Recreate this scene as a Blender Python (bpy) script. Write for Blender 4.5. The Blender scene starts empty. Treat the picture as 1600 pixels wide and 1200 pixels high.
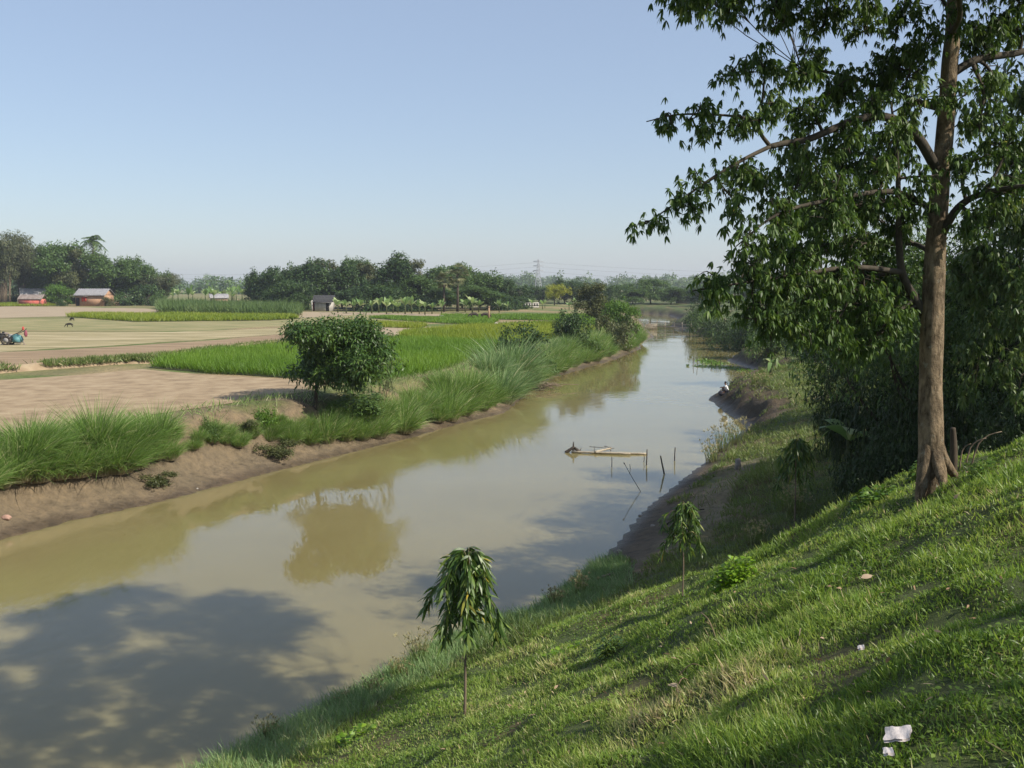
import bpy, math, random
import numpy as np
from mathutils import Vector

SC = bpy.context.scene
COL = SC.collection
RNG = np.random.default_rng(7)
random.seed(7)

# ------------------------------------------------------------------ camera model
CAM_H, FPX, HORIZON = 7.5, 1600.0, 446.0
TILT = math.atan((600 - HORIZON) / FPX)
CAM = np.array([0.0, 0.0, CAM_H])
_F = np.array([0, math.cos(TILT), -math.sin(TILT)])
_U = np.array([0, math.sin(TILT), math.cos(TILT)])
_R = np.array([1.0, 0, 0])

def ray(px, py):
    r = _F + (px - 800) / FPX * _R + (600 - py) / FPX * _U
    return r / r[1]
def at_z(px, py, z):
    r = ray(px, py); return CAM + r * ((z - CAM_H) / r[2])
def at_d(px, py, d):
    return CAM + ray(px, py) * d
def project(p):
    q = np.asarray(p, float) - CAM
    w = q @ _F
    w = np.where(w < 0.05, 0.05, w)
    return 800 + FPX * (q @ _R) / w, 600 - FPX * (q @ _U) / w

cam_data = bpy.data.cameras.new("camera")
cam = bpy.data.objects.new("camera", cam_data); COL.objects.link(cam)
cam.location = CAM; cam.rotation_euler = (math.pi / 2 - TILT, 0, 0)
cam_data.sensor_width = 36; cam_data.lens = 36 * FPX / 1600
cam_data.clip_end = 6000; cam_data.clip_start = 0.1
SC.camera = cam

# ------------------------------------------------------------------ light
SUN_EL = math.radians(40)
SUN_DIR = Vector((0.90 * math.cos(SUN_EL), -0.436 * math.cos(SUN_EL), math.sin(SUN_EL))).normalized()
world = bpy.data.worlds.new("World"); SC.world = world; world.use_nodes = True
wn = world.node_tree.nodes; wl = world.node_tree.links
sky = wn.new("ShaderNodeTexSky"); sky.sky_type = 'NISHITA'; sky.sun_disc = False
sky.sun_elevation = SUN_EL; sky.sun_rotation = math.atan2(SUN_DIR.x, SUN_DIR.y)
sky.altitude = 0; sky.air_density = 1.0; sky.dust_density = .7; sky.ozone_density = 2.0
bg = wn["Background"]; bg.inputs["Strength"].default_value = 0.15
hz = wn.new("ShaderNodeMix"); hz.data_type = 'RGBA'; hz.inputs[0].default_value = .64      # dusty air: the sky is paler and flatter than a clear one
hz.inputs[7].default_value = (1.55, 1.82, 2.4, 1); wl.new(sky.outputs[0], hz.inputs[6]); wl.new(hz.outputs[2], bg.inputs[0])
sl = bpy.data.lights.new("sun", 'SUN'); sl.energy = 4.6; sl.angle = math.radians(0.53); sl.color = (1.0, 0.93, 0.82)
sun = bpy.data.objects.new("sun", sl); COL.objects.link(sun)
sun.rotation_euler = (-SUN_DIR).to_track_quat('-Z', 'Y').to_euler()

SC.view_settings.view_transform = 'Standard'; SC.view_settings.look = 'None'
SC.view_settings.exposure = 0.55; SC.view_settings.gamma = 1.0
SC.render.engine = 'CYCLES'
SC.cycles.use_denoising = True
SC.cycles.max_bounces = 5; SC.cycles.diffuse_bounces = 3; SC.cycles.glossy_bounces = 3
SC.cycles.transmission_bounces = 3; SC.cycles.volume_bounces = 0; SC.cycles.transparent_max_bounces = 6
SC.cycles.caustics_reflective = False; SC.cycles.caustics_refractive = False
SC.cycles.sample_clamp_indirect = 4

# ------------------------------------------------------------------ noise
def _hash(ix, iy, seed):
    h = (ix.astype(np.int64) * 374761393 + iy.astype(np.int64) * 668265263 + seed * 1274126177) & 0x7fffffff
    h = ((h ^ (h >> 13)) * 1103515245) & 0x7fffffff
    h = (h ^ (h >> 16)) * 69069 & 0x7fffffff
    return (h % 100003) / 100003.0
def noise2(x, y, scale=1.0, seed=0):
    x = np.asarray(x, float) / scale; y = np.asarray(y, float) / scale
    ix = np.floor(x); iy = np.floor(y); fx = x - ix; fy = y - iy
    fx = fx * fx * (3 - 2 * fx); fy = fy * fy * (3 - 2 * fy)
    a = _hash(ix, iy, seed); b = _hash(ix + 1, iy, seed); c = _hash(ix, iy + 1, seed); d = _hash(ix + 1, iy + 1, seed)
    return (a * (1 - fx) + b * fx) * (1 - fy) + (c * (1 - fx) + d * fx) * fy
def fbm(x, y, scale=1.0, seed=0, octv=3):
    s = 0; a = 1; t = 0
    for k in range(octv):
        s = s + a * noise2(x, y, scale / 2 ** k, seed + 17 * k); t += a; a *= .5
    return s / t
def sstep(a, b, x):
    t = np.clip((x - a) / (b - a), 0, 1); return t * t * (3 - 2 * t)

# ------------------------------------------------------------------ river and terrain
def wline(pts): return [tuple(at_z(x, y, 0)[:2]) for x, y in pts]
LEFT = [(-62, -75), (-46, -25), (-30, 5), (-21, 20)] + wline([(0, 845), (110, 815), (250, 785), (400, 745), (540, 710), (640, 685), (720, 662),
    (790, 645), (830, 612), (860, 592), (920, 573), (960, 562), (1003, 545), (1000, 537), (1022, 527), (1014, 517), (1006, 506), (1000, 499), (985, 495), (950, 491)])
RIGHT = [(-34, -75), (-22, -25), (-13, 0)] + wline([(320, 1205), (500, 1108), (640, 1035), (700, 1000), (830, 958), (905, 905), (960, 850), (1000, 800), (1040, 768), (1092, 728),
    (1125, 700), (1165, 668), (1133, 645), (1106, 623), (1140, 608), (1190, 597), (1182, 580), (1160, 572), (1133, 563), (1185, 554), (1172, 545), (1130, 530), (1085, 519), (1046, 510), (1062, 499), (1045, 493), (990, 489.5)])
def _segdist(px, py, line):
    best = np.full(px.shape, 1e9)
    for (x0, y0), (x1, y1) in zip(line[:-1], line[1:]):
        dx, dy = x1 - x0, y1 - y0
        t = np.clip(((px - x0) * dx + (py - y0) * dy) / (dx * dx + dy * dy + 1e-9), 0, 1)
        best = np.minimum(best, np.hypot(px - x0 - t * dx, py - y0 - t * dy))
    return best
def in_poly(px, py, poly):
    c = np.zeros(px.shape, bool); n = len(poly); j = n - 1
    for i in range(n):
        xi, yi = poly[i]; xj, yj = poly[j]
        c ^= ((yi > py) != (yj > py)) & (px < (xj - xi) * (py - yi) / (yj - yi + 1e-12) + xi); j = i
    return c
RIVER = LEFT + RIGHT[::-1]
HB = 2.3          # height of the fields above the water
def terrain(x, y):
    """height, distance to water (negative in the river), True on the left bank"""
    x = np.asarray(x, float); y = np.asarray(y, float)
    dl = _segdist(x, y, LEFT); dr = _segdist(x, y, RIGHT)
    inside = in_poly(x, y, RIVER)
    left = dl < dr
    d = np.minimum(dl, dr)
    wob = (fbm(x, y, 1.6, 3) - .5) * 1.1 * sstep(.3, 2.0, d) + (noise2(x, y, .5, 9) - .5) * .25
    dd = np.maximum(d + wob, 0)
    zl = np.interp(dd, [0, 1.3, 1.9, 2.5, 3.2, 5.5], [0, .5, 1.15, 2.0, HB, HB])
    zl = np.where(d > 4.6, HB, zl)
    gent = np.interp(dd, [0, 1.6, 5, 10, 20, 60], [0, .42, 1.3, 2.0, 2.25, HB])
    steep = np.interp(dd, [0, .6, 1.6, 3, 8, 25], [0, .35, 1.25, 1.6, 1.95, HB])
    low = gent + (steep - gent) * sstep(42, 58, y)
    za = np.interp(d + (noise2(x, y, 2.5, 5) - .5) * .35, [0, 1.6, 5, 8, 11, 12.8, 40], [0, .45, 1.9, 3.7, 5.4, 5.95, 6.0])
    zb = 4.42 - .5 * ((x - 8) * .1 + (y - 16) * .995)
    k = .45
    h = np.clip(.5 + .5 * (zb - za) / k, 0, 1)
    emb = zb * (1 - h) + za * h - k * h * (1 - h)
    zr = np.maximum(emb, low)
    zr = zr + ((fbm(x, y, 1.3, 21) - .5) * .42 + (noise2(x, y, .45, 22) - .5) * .05) * sstep(.5, 2.5, d)
    zr = zr + ((fbm(x, y, .9, 27) - .5) * .75 + (noise2(x, y, .35, 28) - .5) * .2) * sstep(.25, .9, d) * (1 - sstep(1.8, 3.2, d)) * sstep(40, 50, y) + (fbm(x, y, .6, 29) - .5) * .3 * sstep(3, 6, d) * (1 - sstep(20, 28, y))
    z = np.where(left, zl, zr)
    z = np.where(left & (d > 1) & (d < 6.5), z + (fbm(x, y, .9, 31) - .5) * .3 * sstep(.8, 2, d) * (1 - sstep(2.8, 4.3, d)), z)
    z = np.where(inside, -np.minimum(1.0, .12 + d * .35), z)
    return z, np.where(inside, -d, d), left
def gz(x, y): return float(terrain(np.array([x]), np.array([y]))[0][0])
def ground_at(px, py, dmin=2.0, dmax=900):
    """first point of the ground along the sight line of a pixel"""
    r = ray(px, py); ds = np.geomspace(dmin, dmax, 5000)
    pts = CAM + np.outer(ds, r)
    z = np.maximum(terrain(pts[:, 0], pts[:, 1])[0], 0)
    hit = np.nonzero(pts[:, 2] <= z)[0]
    i = hit[0] if len(hit) else len(ds) - 1
    return np.array([pts[i, 0], pts[i, 1], z[i]])

# ------------------------------------------------------------------ object helpers
def tag(o, label=None, cat=None, group=None, kind=None):
    if label: o["label"] = label
    if cat: o["category"] = cat
    if group: o["group"] = group
    if kind: o["kind"] = kind
    return o
def empty(name, loc, rz=0, scale=None):
    o = bpy.data.objects.new(name, None); COL.objects.link(o)
    o.location = [float(v) for v in loc]; o.rotation_euler = (0, 0, rz); o.empty_display_size = .2
    if scale is not None: o.scale = scale
    return o
def thing(name, label, cat, loc=(0, 0, 0), rz=0, group=None, scale=None):
    return tag(empty(name, loc, rz, scale), label, cat, group)

def mesh_from(name, parts, mat=None, smooth=False, origin=(0, 0, 0)):
    """parts: list of dicts with v (n,3), f list of (m,k) index arrays, tone (n,), t (n,)"""
    vs, tn, tt, loops, starts, off = [], [], [], [], [], 0
    ls = 0
    for p in parts:
        v = np.asarray(p['v'], float); n = len(v); vs.append(v)
        tn.append(np.broadcast_to(np.asarray(p.get('tone', .5), float), (n,)))
        tt.append(np.broadcast_to(np.asarray(p.get('t', .5), float), (n,)))
        for f in p['f']:
            f = np.asarray(f, np.int64)
            if f.size == 0: continue
            m, k = f.shape
            loops.append((f + off).ravel()); starts.append(ls + np.arange(m) * k); ls += m * k
        off += n
    v = np.concatenate(vs) - np.asarray(origin, float)
    loops = np.concatenate(loops); starts = np.concatenate(starts)
    me = bpy.data.meshes.new(name)
    me.vertices.add(len(v)); me.vertices.foreach_set("co", v.astype(np.float32).ravel())
    me.loops.add(len(loops)); me.loops.foreach_set("vertex_index", loops.astype(np.int32))
    me.polygons.add(len(starts)); me.polygons.foreach_set("loop_start", starts.astype(np.int32))
    me.update(calc_edges=True)
    if smooth: me.polygons.foreach_set("use_smooth", np.ones(len(starts), bool))
    for nm, arr in (("tone", tn), ("along", tt)):
        a = me.attributes.new(nm, 'FLOAT', 'POINT'); a.data.foreach_set("value", np.concatenate(arr).astype(np.float32))
    if mat: me.materials.append(mat)
    return me
def obj(name, me, parent=None, loc=None):
    o = bpy.data.objects.new(name, me); COL.objects.link(o)
    if parent: o.parent = parent
    if loc is not None: o.location = [float(v) for v in loc]
    return o
def copy_tree(o, parent=None):
    c = o.copy(); COL.objects.link(c)
    if parent: c.parent = parent
    for ch in list(o.children): copy_tree(ch, c)
    return c

def strips(base, dirs, L, W, droop=0.0, nseg=2, prof=(.3, 1, .05), rng=RNG, tone=None, flat=None, sway=None):
    """ribbons (blades, leaflets): base (N,3), dirs (N,3) unit, L,W arrays; droop bends them down along their length"""
    N = len(base); L = np.broadcast_to(np.asarray(L, float), (N,)); W = np.broadcast_to(np.asarray(W, float), (N,))
    droop = np.broadcast_to(np.asarray(droop, float), (N,))
    if flat is None:
        rnd = rng.normal(size=(N, 3)); side = np.cross(dirs, rnd)
    else:
        side = np.cross(dirs, flat + rng.normal(size=(N, 3)) * .25)
    side /= np.linalg.norm(side, axis=1, keepdims=True) + 1e-9
    if tone is None: tone = rng.random(N)
    pr = np.interp(np.linspace(0, 1, nseg + 1), np.linspace(0, 1, len(prof)), prof)
    V = np.empty((N, nseg + 1, 2, 3)); T = np.empty((N, nseg + 1, 2))
    for k in range(nseg + 1):
        t = k / nseg
        c = base + dirs * (L * t)[:, None]
        c[:, 2] -= droop * L * t * t
        if sway is not None: c = c + sway * (L * t * t)[:, None]
        hw = side * (W * .5 * pr[k])[:, None]
        V[:, k, 0] = c - hw; V[:, k, 1] = c + hw; T[:, k] = t
    n1 = (nseg + 1) * 2
    q = np.concatenate([[[2 * k, 2 * k + 1, 2 * k + 3, 2 * k + 2]] for k in range(nseg)])
    F = (np.arange(N)[:, None, None] * n1 + q[None]).reshape(-1, 4)
    return dict(v=V.reshape(-1, 3), f=[F], tone=np.repeat(tone, n1), t=T.reshape(-1))

def tube(pts, radii, n=8, tone=.5, cap=True):
    pts = np.asarray(pts, float); m = len(pts); radii = np.broadcast_to(np.asarray(radii, float), (m,))
    tan = np.gradient(pts, axis=0); tan /= np.linalg.norm(tan, axis=1, keepdims=True) + 1e-9
    ref = np.array([0, 0, 1.0]) if abs(tan[0, 2]) < .9 else np.array([1.0, 0, 0])
    a = np.linspace(0, 2 * math.pi, n, endpoint=False); V = []
    s = np.cross(tan[0], ref); s /= np.linalg.norm(s)
    for i in range(m):
        s = s - tan[i] * (s @ tan[i]); s /= np.linalg.norm(s) + 1e-9
        b = np.cross(tan[i], s)
        V.append(pts[i] + radii[i] * (np.cos(a)[:, None] * s + np.sin(a)[:, None] * b))
    V = np.concatenate(V); i = np.arange(n); j = (i + 1) % n
    F = np.concatenate([np.stack([k * n + i, k * n + j, (k + 1) * n + j, (k + 1) * n + i], 1) for k in range(m - 1)])
    fs = [F]
    if cap: fs.append(np.stack([(m - 1) * n + i], 0).reshape(1, n)); fs.append(i[::-1].reshape(1, n))
    return dict(v=V, f=fs, tone=np.full(len(V), tone), t=np.repeat(np.linspace(0, 1, m), n))
def smooth_path(ctrl, n):
    """Catmull-Rom through control rows (any number of columns)"""
    c = np.asarray(ctrl, float); c = np.vstack([2 * c[0] - c[1], c, 2 * c[-1] - c[-2]])
    out = []; m = len(c) - 3
    for u in np.linspace(0, m - 1e-6, n):
        i = int(u); t = u - i; p0, p1, p2, p3 = c[i:i + 4]
        out.append(.5 * (2 * p1 + (p2 - p0) * t + (2 * p0 - 5 * p1 + 4 * p2 - p3) * t * t + (3 * p1 - p0 - 3 * p2 + p3) * t ** 3))
    return np.array(out)
def box(c, s, rz=0.0, tone=.5, taper=1.0):
    x, y, z = [k / 2 for k in s]
    v = np.array([(-x, -y, -z), (x, -y, -z), (x, y, -z), (-x, y, -z), (-x * taper, -y * taper, z), (x * taper, -y * taper, z), (x * taper, y * taper, z), (-x * taper, y * taper, z)])
    cr, sr = math.cos(rz), math.sin(rz)
    v = np.stack([v[:, 0] * cr - v[:, 1] * sr, v[:, 0] * sr + v[:, 1] * cr, v[:, 2]], 1) + np.asarray(c, float)
    return dict(v=v, f=[np.array([(3, 2, 1, 0), (4, 5, 6, 7), (0, 1, 5, 4), (1, 2, 6, 5), (2, 3, 7, 6), (3, 0, 4, 7)])], tone=tone, t=.5)
def unit(v): return v / (np.linalg.norm(v, axis=-1, keepdims=True) + 1e-9)

# ------------------------------------------------------------------ materials
def new_mat(name):
    m = bpy.data.materials.new(name); m.use_nodes = True
    nt = m.node_tree; return m, nt, nt.nodes, nt.links, nt.nodes["Principled BSDF"]
def node(nt, kind, **kw):
    n = nt.nodes.new(kind)
    for k, v in kw.items():
        if k in n.inputs.keys(): n.inputs[k].default_value = v
        else: setattr(n, k, v)
    return n
def ramp(nt, stops):
    r = nt.nodes.new("ShaderNodeValToRGB"); el = r.color_ramp.elements
    while len(el) < len(stops): el.new(.5)
    for e, (p, c) in zip(el, stops): e.position = p; e.color = (*c, 1)
    return r
def leaf_mat(name, stops, trans=.28, rough=.5, base=None, base_end=.35, spec=.35):
    """foliage: colour by each leaf's own tone; 'base' colours the lower part of a blade"""
    m, nt, ns, ln, bs = new_mat(name)
    at = node(nt, "ShaderNodeAttribute", attribute_name="tone")
    r = ramp(nt, stops); ln.new(at.outputs["Fac"], r.inputs[0]); colr = r.outputs[0]
    if base:
        al = node(nt, "ShaderNodeAttribute", attribute_name="along")
        mr = node(nt, "ShaderNodeMapRange"); mr.inputs[1].default_value = 0; mr.inputs[2].default_value = base_end
        mr.inputs[3].default_value = 1; mr.inputs[4].default_value = 0
        ln.new(al.outputs["Fac"], mr.inputs[0])
        mx = node(nt, "ShaderNodeMix", data_type='RGBA'); ln.new(mr.outputs[0], mx.inputs[0]); ln.new(colr, mx.inputs[6]); mx.inputs[7].default_value = (*base, 1)
        colr = mx.outputs[2]
    ln.new(colr, bs.inputs["Base Color"]); bs.inputs["Roughness"].default_value = rough; bs.inputs["Specular IOR Level"].default_value = spec
    tr = node(nt, "ShaderNodeBsdfTranslucent")
    hs = node(nt, "ShaderNodeHueSaturation", Saturation=1.1, Value=1.5); hs.inputs["Hue"].default_value = .485
    ln.new(colr, hs.inputs["Color"]); ln.new(hs.outputs[0], tr.inputs[0])
    ms = node(nt, "ShaderNodeMixShader"); ms.inputs[0].default_value = trans
    ln.new(bs.outputs[0], ms.inputs[1]); ln.new(tr.outputs[0], ms.inputs[2])
    ln.new(ms.outputs[0], ns["Material Output"].inputs[0]); return m
def rough_mat(name, c1, c2, scale=5.0, rough=.85, bump=.3, c3=None, stretch=(1, 1, 1), detail=6, coords="Object", spec=.25):
    """matt two/three-colour procedural surface with noise and bump"""
    m, nt, ns, ln, bs = new_mat(name)
    tc = node(nt, "ShaderNodeTexCoord"); mp = node(nt, "ShaderNodeMapping"); mp.inputs["Scale"].default_value = stretch
    ln.new(tc.outputs[coords], mp.inputs[0])
    nz = node(nt, "ShaderNodeTexNoise", Scale=scale, Detail=detail, Roughness=.62); ln.new(mp.outputs[0], nz.inputs["Vector"])
    st = [(.3, c1), (.7, c2)] if c3 is None else [(.28, c1), (.5, c2), (.72, c3)]
    r = ramp(nt, st); ln.new(nz.outputs["Fac"], r.inputs[0]); ln.new(r.outputs[0], bs.inputs["Base Color"])
    bs.inputs["Roughness"].default_value = rough; bs.inputs["Specular IOR Level"].default_value = spec
    if bump:
        bp = node(nt, "ShaderNodeBump", Strength=bump, Distance=.05); ln.new(nz.outputs["Fac"], bp.inputs["Height"]); ln.new(bp.outputs[0], bs.inputs["Normal"])
    return m
# ------------------------------------------------------------------ ground sheet
def axis(lo, hi, a, b, fine, grow):
    mid = list(np.arange(a, b + 1e-6, fine)); s = fine; up = []; x = b
    while x < hi: s *= grow; x += s; up.append(min(x, hi))
    s = fine; dn = []; x = a
    while x > lo: s *= grow; x -= s; dn.append(max(x, lo))
    return np.array(dn[::-1] + mid + up)
gx = axis(-2300, 2300, -26, 22, .3, 1.035); gy = axis(-90, 2600, -2, 75, .3, 1.03)
XX, YY = np.meshgrid(gx, gy, indexing='xy')
ZZ, DD, LF = terrain(XX.ravel(), YY.ravel())
nx, ny = len(gx), len(gy)
i = np.arange(nx * ny).reshape(ny, nx)
F = np.stack([i[:-1, :-1], i[:-1, 1:], i[1:, 1:], i[1:, :-1]], -1).reshape(-1, 4)
me = mesh_from("ground", [dict(v=np.stack([XX.ravel(), YY.ravel(), ZZ], 1), f=[F])], smooth=True)
X, Y = XX.ravel(), YY.ravel()
def mixc(a, b, t): return a * (1 - t)[:, None] + np.asarray(b)[None] * t[:, None]
fall = np.tile(np.array([.175, .165, .07]), (len(X), 1))                 # fallow, half-dry grass
fall = mixc(fall, (.26, .2, .11), sstep(.5, .72, fbm(X, Y, 14, 40)))
fall = mixc(fall, (.1, .14, .035), sstep(.52, .7, fbm(X, Y, 9, 41)))
mudc = np.array([.15, .116, .075]); wet = np.array([.075, .056, .037])
nz = fbm(X, Y, .8, 43)
# left bank: mud below, crumbling dry soil and grass above
lb = mixc(np.tile(mudc, (len(X), 1)), (.18, .135, .085), sstep(1.3, 2.4, DD + (nz - .5) * 1.2))
lb = mixc(lb, (.11, .13, .04), sstep(2.2, 3.4, DD) * sstep(.36, .55, fbm(X, Y, 1.8, 44)))
lb = mixc(lb, wet, 1 - sstep(.15, .7, DD + (nz - .5) * .5))
lcol = np.where((DD < 5)[:, None], lb, fall)
# right bank: grass over brown earth, dark mud at the water
rg = np.tile(np.array([.075, .1, .03]), (len(X), 1))
rg = mixc(rg, (.14, .115, .055), sstep(.55, .75, fbm(X, Y, 1.1, 45)))
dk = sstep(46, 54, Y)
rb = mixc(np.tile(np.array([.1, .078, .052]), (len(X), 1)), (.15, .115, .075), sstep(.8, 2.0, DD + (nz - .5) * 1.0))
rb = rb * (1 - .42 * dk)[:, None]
mudw = np.where(Y < 22, .1, np.where(Y < 36, 2.0, np.where((Y > 50) & (Y < 84), 2.6, 1.2)))
pathy = sstep(25, 28, Y) * (1 - sstep(37, 42, Y)) * sstep(1.4, 2.2, DD) * (1 - sstep(2.8, 3.6, DD))
rcol = mixc(rb, (0, 0, 0), np.zeros(len(X)))
w = sstep(-.5, .5, DD - mudw + (nz - .5) * 1.4)
rcol = rb * (1 - w)[:, None] + rg * w[:, None]
rcol = mixc(rcol, (.2, .155, .1), pathy * .8)
rcol = mixc(rcol, wet * .8, 1 - sstep(.1, .8, DD + (nz - .5) * .6))
far = sstep(40, 120, DD)
rcol = rcol * (1 - far)[:, None] + fall * far[:, None]
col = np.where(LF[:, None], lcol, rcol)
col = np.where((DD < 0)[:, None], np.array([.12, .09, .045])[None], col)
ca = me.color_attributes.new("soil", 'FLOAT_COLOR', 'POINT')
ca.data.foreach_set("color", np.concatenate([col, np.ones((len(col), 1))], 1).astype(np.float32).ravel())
wa = me.attributes.new("wet", 'FLOAT', 'POINT'); wa.data.foreach_set("value", (1 - sstep(.1, .8, DD)).astype(np.float32))
m, nt, ns, ln, bs = new_mat("earth")
at = node(nt, "ShaderNodeAttribute", attribute_name="soil"); tc = node(nt, "ShaderNodeTexCoord")
n1 = node(nt, "ShaderNodeTexNoise", Scale=3.0, Detail=9, Roughness=.7); ln.new(tc.outputs["Object"], n1.inputs["Vector"])
n2 = node(nt, "ShaderNodeTexNoise", Scale=.35, Detail=5, Roughness=.6); ln.new(tc.outputs["Object"], n2.inputs["Vector"])
r1 = ramp(nt, [(.28, (.5, .5, .5)), (.5, (1, 1, 1)), (.74, (1.45, 1.4, 1.3))]); ln.new(n1.outputs[0], r1.inputs[0])
r2 = ramp(nt, [(.3, (.8, .82, .8)), (.7, (1.2, 1.16, 1.1))]); ln.new(n2.outputs[0], r2.inputs[0])
mm = node(nt, "ShaderNodeMix", data_type='RGBA', blend_type='MULTIPLY'); mm.inputs[0].default_value = 1
ln.new(at.outputs["Color"], mm.inputs[6]); ln.new(r1.outputs[0], mm.inputs[7])
m2 = node(nt, "ShaderNodeMix", data_type='RGBA', blend_type='MULTIPLY'); m2.inputs[0].default_value = 1
ln.new(mm.outputs[2], m2.inputs[6]); ln.new(r2.outputs[0], m2.inputs[7]); ln.new(m2.outputs[2], bs.inputs["Base Color"])
wt = node(nt, "ShaderNodeAttribute", attribute_name="wet"); mr = node(nt, "ShaderNodeMapRange")
mr.inputs[3].default_value = .92; mr.inputs[4].default_value = .38; ln.new(wt.outputs["Fac"], mr.inputs[0]); ln.new(mr.outputs[0], bs.inputs["Roughness"])
bs.inputs["Specular IOR Level"].default_value = .3
bp = node(nt, "ShaderNodeBump", Strength=.9, Distance=.16); ln.new(n1.outputs[0], bp.inputs["Height"]); ln.new(bp.outputs[0], bs.inputs["Normal"])
me.materials.append(m); EARTH = m
tag(obj("ground", me), "brown and green river land with steep muddy banks", "ground", kind="structure")

# ------------------------------------------------------------------ water
m, nt, ns, ln, bs = new_mat("muddy_water")
tc = node(nt, "ShaderNodeTexCoord"); mp = node(nt, "ShaderNodeMapping"); mp.inputs["Scale"].default_value = (1, .45, 1); ln.new(tc.outputs["Object"], mp.inputs[0])
a = node(nt, "ShaderNodeTexNoise", Scale=2.6, Detail=4, Roughness=.55); ln.new(mp.outputs[0], a.inputs["Vector"])
b = node(nt, "ShaderNodeTexNoise", Scale=.12, Detail=3, Roughness=.5); ln.new(tc.outputs["Object"], b.inputs["Vector"])
rr = ramp(nt, [(.42, (.12, .12, .12)), (.62, (1, 1, 1))]); ln.new(b.outputs[0], rr.inputs[0])
mu = node(nt, "ShaderNodeMath", operation='MULTIPLY'); ln.new(a.outputs[0], mu.inputs[0]); ln.new(rr.outputs[0], mu.inputs[1])
bp = node(nt, "ShaderNodeBump", Strength=.1, Distance=.1); ln.new(mu.outputs[0], bp.inputs["Height"]); ln.new(bp.outputs[0], bs.inputs["Normal"])
rc = ramp(nt, [(.3, (.178, .149, .062)), (.7, (.21, .178, .08))]); ln.new(b.outputs[0], rc.inputs[0]); ln.new(rc.outputs[0], bs.inputs["Base Color"])
bs.subsurface_method = 'BURLEY'; bs.inputs["Subsurface Weight"].default_value = .75; bs.inputs["Subsurface Radius"].default_value = (.6, .5, .3); bs.inputs["Subsurface Scale"].default_value = 1.0   # light spreads in the silty water
bs.inputs["Roughness"].default_value = .02; bs.inputs["IOR"].default_value = 1.333
WATER = m
wx = np.linspace(-85, 75, 41); wy = np.linspace(-88, 330, 101); A, B = np.meshgrid(wx, wy)
ii = np.arange(A.size).reshape(A.shape)
F = np.stack([ii[:-1, :-1], ii[:-1, 1:], ii[1:, 1:], ii[1:, :-1]], -1).reshape(-1, 4)
tag(obj("water", mesh_from("water", [dict(v=np.stack([A.ravel(), B.ravel(), A.ravel() * 0], 1), f=[F])], WATER)), "calm muddy brown river water", "river", kind="structure")

# ------------------------------------------------------------------ fields (sheets on the flat left land)
def ragged(poly_px, z, step=1.2, amp=.5, seed=0):
    w = np.array([at_z(x, y, z)[:2] for x, y in poly_px]); out = []
    for k in range(len(w)):
        p, q = w[k], w[(k + 1) % len(w)]; n = max(1, int(np.linalg.norm(q - p) / step))
        for j in range(n): out.append(p + (q - p) * j / n)
    out = np.array(out)
    nn = np.stack([fbm(out[:, 0], out[:, 1], 5, seed) - .5, fbm(out[:, 0], out[:, 1], 5, seed + 1) - .5], 1)
    out = out + nn * 2 * amp
    for _ in range(40):                       # keep the field's edge back from the river bank
        d = np.where(terrain(out[:, 0], out[:, 1])[1] < 4.4, .25, 0)
        if not d.any(): break
        e = .3; gxx = terrain(out[:, 0] + e, out[:, 1])[1] - terrain(out[:, 0] - e, out[:, 1])[1]
        gyy = terrain(out[:, 0], out[:, 1] + e)[1] - terrain(out[:, 0], out[:, 1] - e)[1]
        out = out + unit(np.stack([gxx, gyy], 1)) * d[:, None]
    return out
import bmesh
def sheet(name, poly_px, z, mat, label, cat="field", amp=.5, seed=0, step=1.2):
    o2 = ragged(poly_px, HB, step, amp, seed); bm = bmesh.new()
    vs = [bm.verts.new((x, y, z)) for x, y in o2]; f = bm.faces.new(vs)
    if f.normal.z < 0: f.normal_flip()
    bmesh.ops.triangulate(bm, faces=[f]); me = bpy.data.meshes.new(name); bm.to_mesh(me); bm.free(); me.materials.append(mat)
    for p in me.polygons: 
        pass
    return tag(obj(name, me), label, cat, kind="structure")
SOIL = rough_mat("dry_clods", (.19, .135, .08), (.3, .222, .134), .9, .95, 1.0, c3=(.385, .3, .19), detail=10)
PLOUGH = rough_mat("ploughed_soil", (.14, .095, .055), (.26, .185, .11), 1.1, .95, .9, c3=(.35, .26, .165), stretch=(.16, 1.6, 1), detail=9)
STUB = rough_mat("stubble", (.13, .125, .05), (.3, .25, .13), .7, .95, .4, c3=(.5, .41, .27), stretch=(.22, 1.4, 1), detail=9)
PASTURE = rough_mat("grazed_grass", (.12, .14, .048), (.235, .215, .095), .35, .95, .4, c3=(.34, .275, .15), stretch=(.5, 1.2, 1), detail=8)
PALE = rough_mat("pale_soil", (.28, .215, .14), (.37, .295, .2), .5, .95, .5, stretch=(.4, 1.4, 1), detail=8)
PADDYMUD = rough_mat("paddy_mud", (.045, .05, .022), (.08, .085, .03), 1.5, .9, .3)
z0 = HB
sheet("pasture", [(-420, 517), (0, 516), (300, 517), (470, 508), (640, 507), (700, 498), (560, 489), (330, 492), (110, 498), (-420, 498)], z0 + .004, PASTURE, "grazed green-brown grass between the far fields", "pasture", 1.0, 1)
sheet("pale_field", [(-420, 478), (0, 478.5), (120, 480), (230, 482), (262, 487), (250, 490), (110, 494), (0, 497), (-420, 497)], z0 + .008, PALE, "pale bare field in front of the village trees", "field", 1.2, 2)
sheet("stubble_field", [(-420, 560), (0, 549), (160, 541), (330, 530), (470, 520), (560, 516), (440, 513), (250, 519), (0, 519), (-420, 524)], z0 + .012, STUB, "straw-coloured stubble field with pale stripes", "field", .8, 3)
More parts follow.
